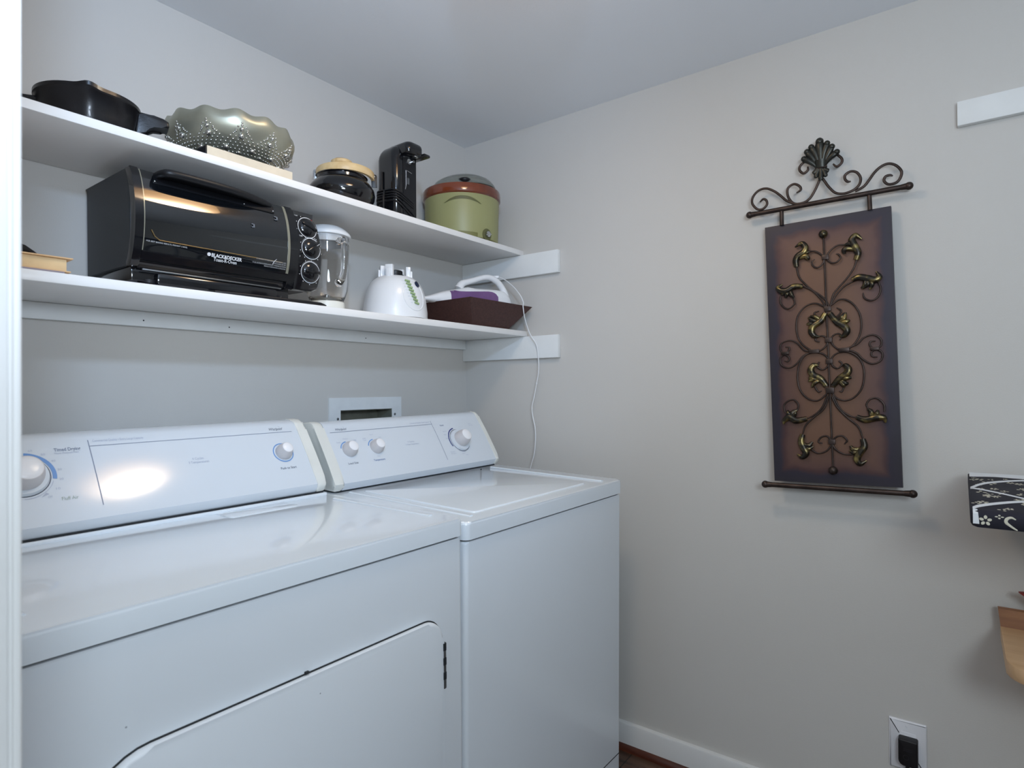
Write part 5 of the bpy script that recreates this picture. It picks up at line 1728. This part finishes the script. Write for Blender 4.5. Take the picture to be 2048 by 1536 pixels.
b.tube([(-0.010, 0.002, -0.032), (-0.0115, 0.002, -0.052)], [0.0055, 0.0038], seg=12)
b.build('adapter_cord', PLUGM, ad)

# ================================================================== ironing board at the photo's right edge
IBY = -1.5940
ib = thing('ironing_board', 'ironing board with black and white floral cover by the right wall', 'ironing board', (-0.265, IBY, 0))


def ibz(x):
    return 0.960 + (x + 0.470) * (0.020 / 0.41)


IL = 1.25
th = math.atan2(0.02, 0.41)
secs = []
for (y, e) in ((0.0, 0.006), (-0.003, 0.002), (-0.010, 0.0), (-IL + 0.02, 0.0), (-IL, 0.01)):
    ring = []
    x0, x1 = -0.472 + e, -0.062 - e
    for (x, dz) in ((x0 + 0.004, -0.030 + e), (x0, -0.022 + e), (x0, -0.008), (x0 + 0.004, -0.0015 - e * 0.3), (x0 + 0.012, 0.0 - e * 0.3), (x1 - 0.01, 0.0 - e * 0.3), (x1, -0.006), (x1, -0.028 + e)):
        ring.append((x + 0.265, y, ibz(x) + dz))
    secs.append(ring)
cov = MB().loft(secs).build('cover', INK, ib, angle=50)


def top(x, y, h=0.0007):
    return Vector((x + 0.265, y - IBY, ibz(x) + h))


def stripe(b, pts, w0, w1, mi=0):
    """white band on the cloth: pts are (x, y) on the top"""
    P = catmull([(p[0], p[1], 0) for p in pts], 6)
    for i in range(len(P) - 1):
        w_a = w0 + (w1 - w0) * i / (len(P) - 1)
        w_b = w0 + (w1 - w0) * (i + 1) / (len(P) - 1)
        b.poly([top(P[i].x - w_a, P[i].y), top(P[i + 1].x - w_b, P[i + 1].y), top(P[i + 1].x + w_b, P[i + 1].y), top(P[i].x + w_a, P[i].y)][::-1], mi)


b = MB()
# wide white border along the wall side, then three arcs
pa = [(-0.1250, -1.5965), (-0.1111, -1.6373), (-0.1129, -1.6671), (-0.1206, -1.70), (-0.16, -1.78), (-0.25, -1.90)]
P = catmull([(p[0], p[1], 0) for p in pa], 6)
for i in range(len(P) - 1):
    b.poly([top(P[i].x, P[i].y), top(-0.066, P[i].y), top(-0.066, P[i + 1].y), top(P[i + 1].x, P[i + 1].y)])
b.build('cover_band', CLOTHW, cov, smooth=False)


def band(pts, w0, w1):
    b = MB()
    stripe(b, pts, w0, w1)
    b.build('cover_band', CLOTHW, cov, smooth=False)


def front(y, z, h=0.0006):
    return Vector((-0.472 + 0.265 - h, y - IBY, z))


band([(-0.2625, -1.5965), (-0.2038, -1.6176), (-0.1653, -1.6479), (-0.1332, -1.689), (-0.115, -1.75)], 0.013, 0.007)
band([(-0.2625, -1.5965), (-0.2685, -1.612), (-0.2952, -1.6424), (-0.3319, -1.6759), (-0.40, -1.73), (-0.455, -1.78)], 0.007, 0.007)
band([(-0.4560, -1.5975), (-0.4303, -1.6085), (-0.3927, -1.6383), (-0.3606, -1.674), (-0.33, -1.73)], 0.013, 0.008)
b = MB()
b.poly([front(-1.5975, 0.9370), front(-1.6065, 0.9370), front(-1.6050, 0.9550), front(-1.5975, 0.9550)])
b.poly([front(-1.5975, 0.9550), front(-1.6050, 0.9550), top(-0.462, -1.6040), top(-0.462, -1.5975)])
b.build('cover_band', CLOTHW, cov, smooth=False)
b = MB()
sw = [(-1.6560, 0.9500), (-1.6500, 0.9530), (-1.6440, 0.9500), (-1.6430, 0.9440), (-1.6480, 0.9390), (-1.6540, 0.9345), (-1.6580, 0.9320)]
b.tube([front(p[0], p[1], 0.0004) for p in sw], [0.0008, 0.0018, 0.0024, 0.0024, 0.0018, 0.0014, 0.0008], seg=6, sub=4, flat=0.2, up=(1, 0, 0))
b.build('cover_swirl', CLOTHC, cov, smooth=False)
b = MB()


def flower(b, cfun, r, rot=0.0, n=5, sq=1.0):
    for k in range(n):
        a = rot + 2 * math.pi * k / n
        pts_ = []
        for j in range(8):
            t = 2 * math.pi * j / 8
            lx, ly = r * 0.62 + r * 0.36 * math.cos(t), r * 0.27 * math.sin(t)
            pts_.append(cfun(lx * math.cos(a) - ly * math.sin(a), (lx * math.sin(a) + ly * math.cos(a)) * sq))
        b.poly(pts_)


flower(b, lambda u, v: front(-1.6150 - u, 0.9440 + v), 0.0095, 0.3)
flower(b, lambda u, v: front(-1.6340 - u, 0.9525 + v), 0.0065, 0.0, 4, 0.6)
rnd = random.Random(5)
for k in range(120):
    x = rnd.uniform(-0.45, -0.13)
    y = rnd.uniform(-1.602, -1.95)
    f = (x + 0.4575) / 0.325
    r = rnd.uniform(0.0045, 0.0105)
    flower(b, lambda u, v: top(x + u * 1.3, y + v, 0.0005), r, rnd.uniform(0, 6), rnd.choice((3, 4, 5)))
b.build('cover_flowers', CLOTHC, cov, smooth=False)
b = MB().box(-0.44 + 0.265, -0.095 + 0.265, -IL + 0.03, -0.02, 0.925, 0.932, M=Matrix.Identity(4))
b.build('deck', GREYSTEEL, ib)
for (x, y0, y1) in ((-0.40, -0.56, -1.18), (-0.12, -0.56, -1.18), (-0.36, -1.18, -0.56), (-0.16, -1.18, -0.56)):
    b = MB().tube([(x + 0.265, y0, 0.922), (x + 0.265, y1, 0.012)], 0.011, seg=12)
    b.build('leg', GREYSTEEL, ib)

# ================================================================== little bench under the ironing board with a red book
bn = thing('bench', 'light wooden bench with rounded corner under the ironing board', 'bench', (-0.165, -1.65, 0))
b = MB().prism(rrect(-0.308 + 0.165, -0.024 + 0.165, -0.46, 0.0, (0.03, 0.03, 0.006, 0.060), 8), 0.6020, 0.6310, bevel=0.003, seg=2)
b.build('bench_top', BENCHW, bn)
for (x, y) in ((-0.10, -0.18), (0.10, -0.18), (-0.10, -0.41), (0.10, -0.41)):
    b = MB().box(x - 0.018, x + 0.018, y - 0.018, y + 0.018, 0, 0.604, bevel=0.003)
    b.build('leg', BENCHW, bn)
b = MB().loft([[(-0.047 + 0.165, 0.0, 0.6310), (-0.030 + 0.165, 0.0, 0.6310), (-0.022 + 0.165, 0.004, 0.6690), (-0.040 + 0.165, 0.004, 0.6690)],
               [(-0.047 + 0.165, -0.45, 0.6310), (-0.030 + 0.165, -0.45, 0.6310), (-0.022 + 0.165, -0.45, 0.6690), (-0.040 + 0.165, -0.45, 0.6690)]])
b.build('back_rail', BROWNW, bn, smooth=False, label='darker brown back rail of the bench')
rb = tag(MB().loft([[(-0.012, 0.0, 0.088), (-0.012, -0.115, 0.0), (-0.012, -0.20, 0.11)], [(0.0, 0.0, 0.088), (0.0, -0.115, 0.0), (0.0, -0.20, 0.11)]]).build('book', REDM, smooth=False),
         'dark red book standing on one corner on the bench under the ironing board', 'book')
rb.location = (-0.055, -1.6815, 0.6310)

# ================================================================== ceiling lamp above the picture
lp = thing('ceiling_lamp', 'round warm ceiling lamp above the machines, outside the picture', 'lamp', (-0.88, -0.92, HC))
b = MB().lathe([(0, -0.001), (0.120, -0.001), (0.125, -0.012), (0.120, -0.024), (0, -0.024)], seg=48)
b.build('canopy', BRASS, lp)
b = MB().lathe([(0.150, -0.024), (0.148, -0.040), (0.132, -0.062), (0.105, -0.080), (0.07, -0.092), (0.03, -0.098), (0, -0.099)], seg=56)
b.build('glass_shade', LAMPM, lp)
b = MB().lathe([(0, -0.112), (0.006, -0.110), (0.008, -0.102), (0.012, -0.098), (0, -0.097)], seg=20)
b.build('finial', BRASS, lp)
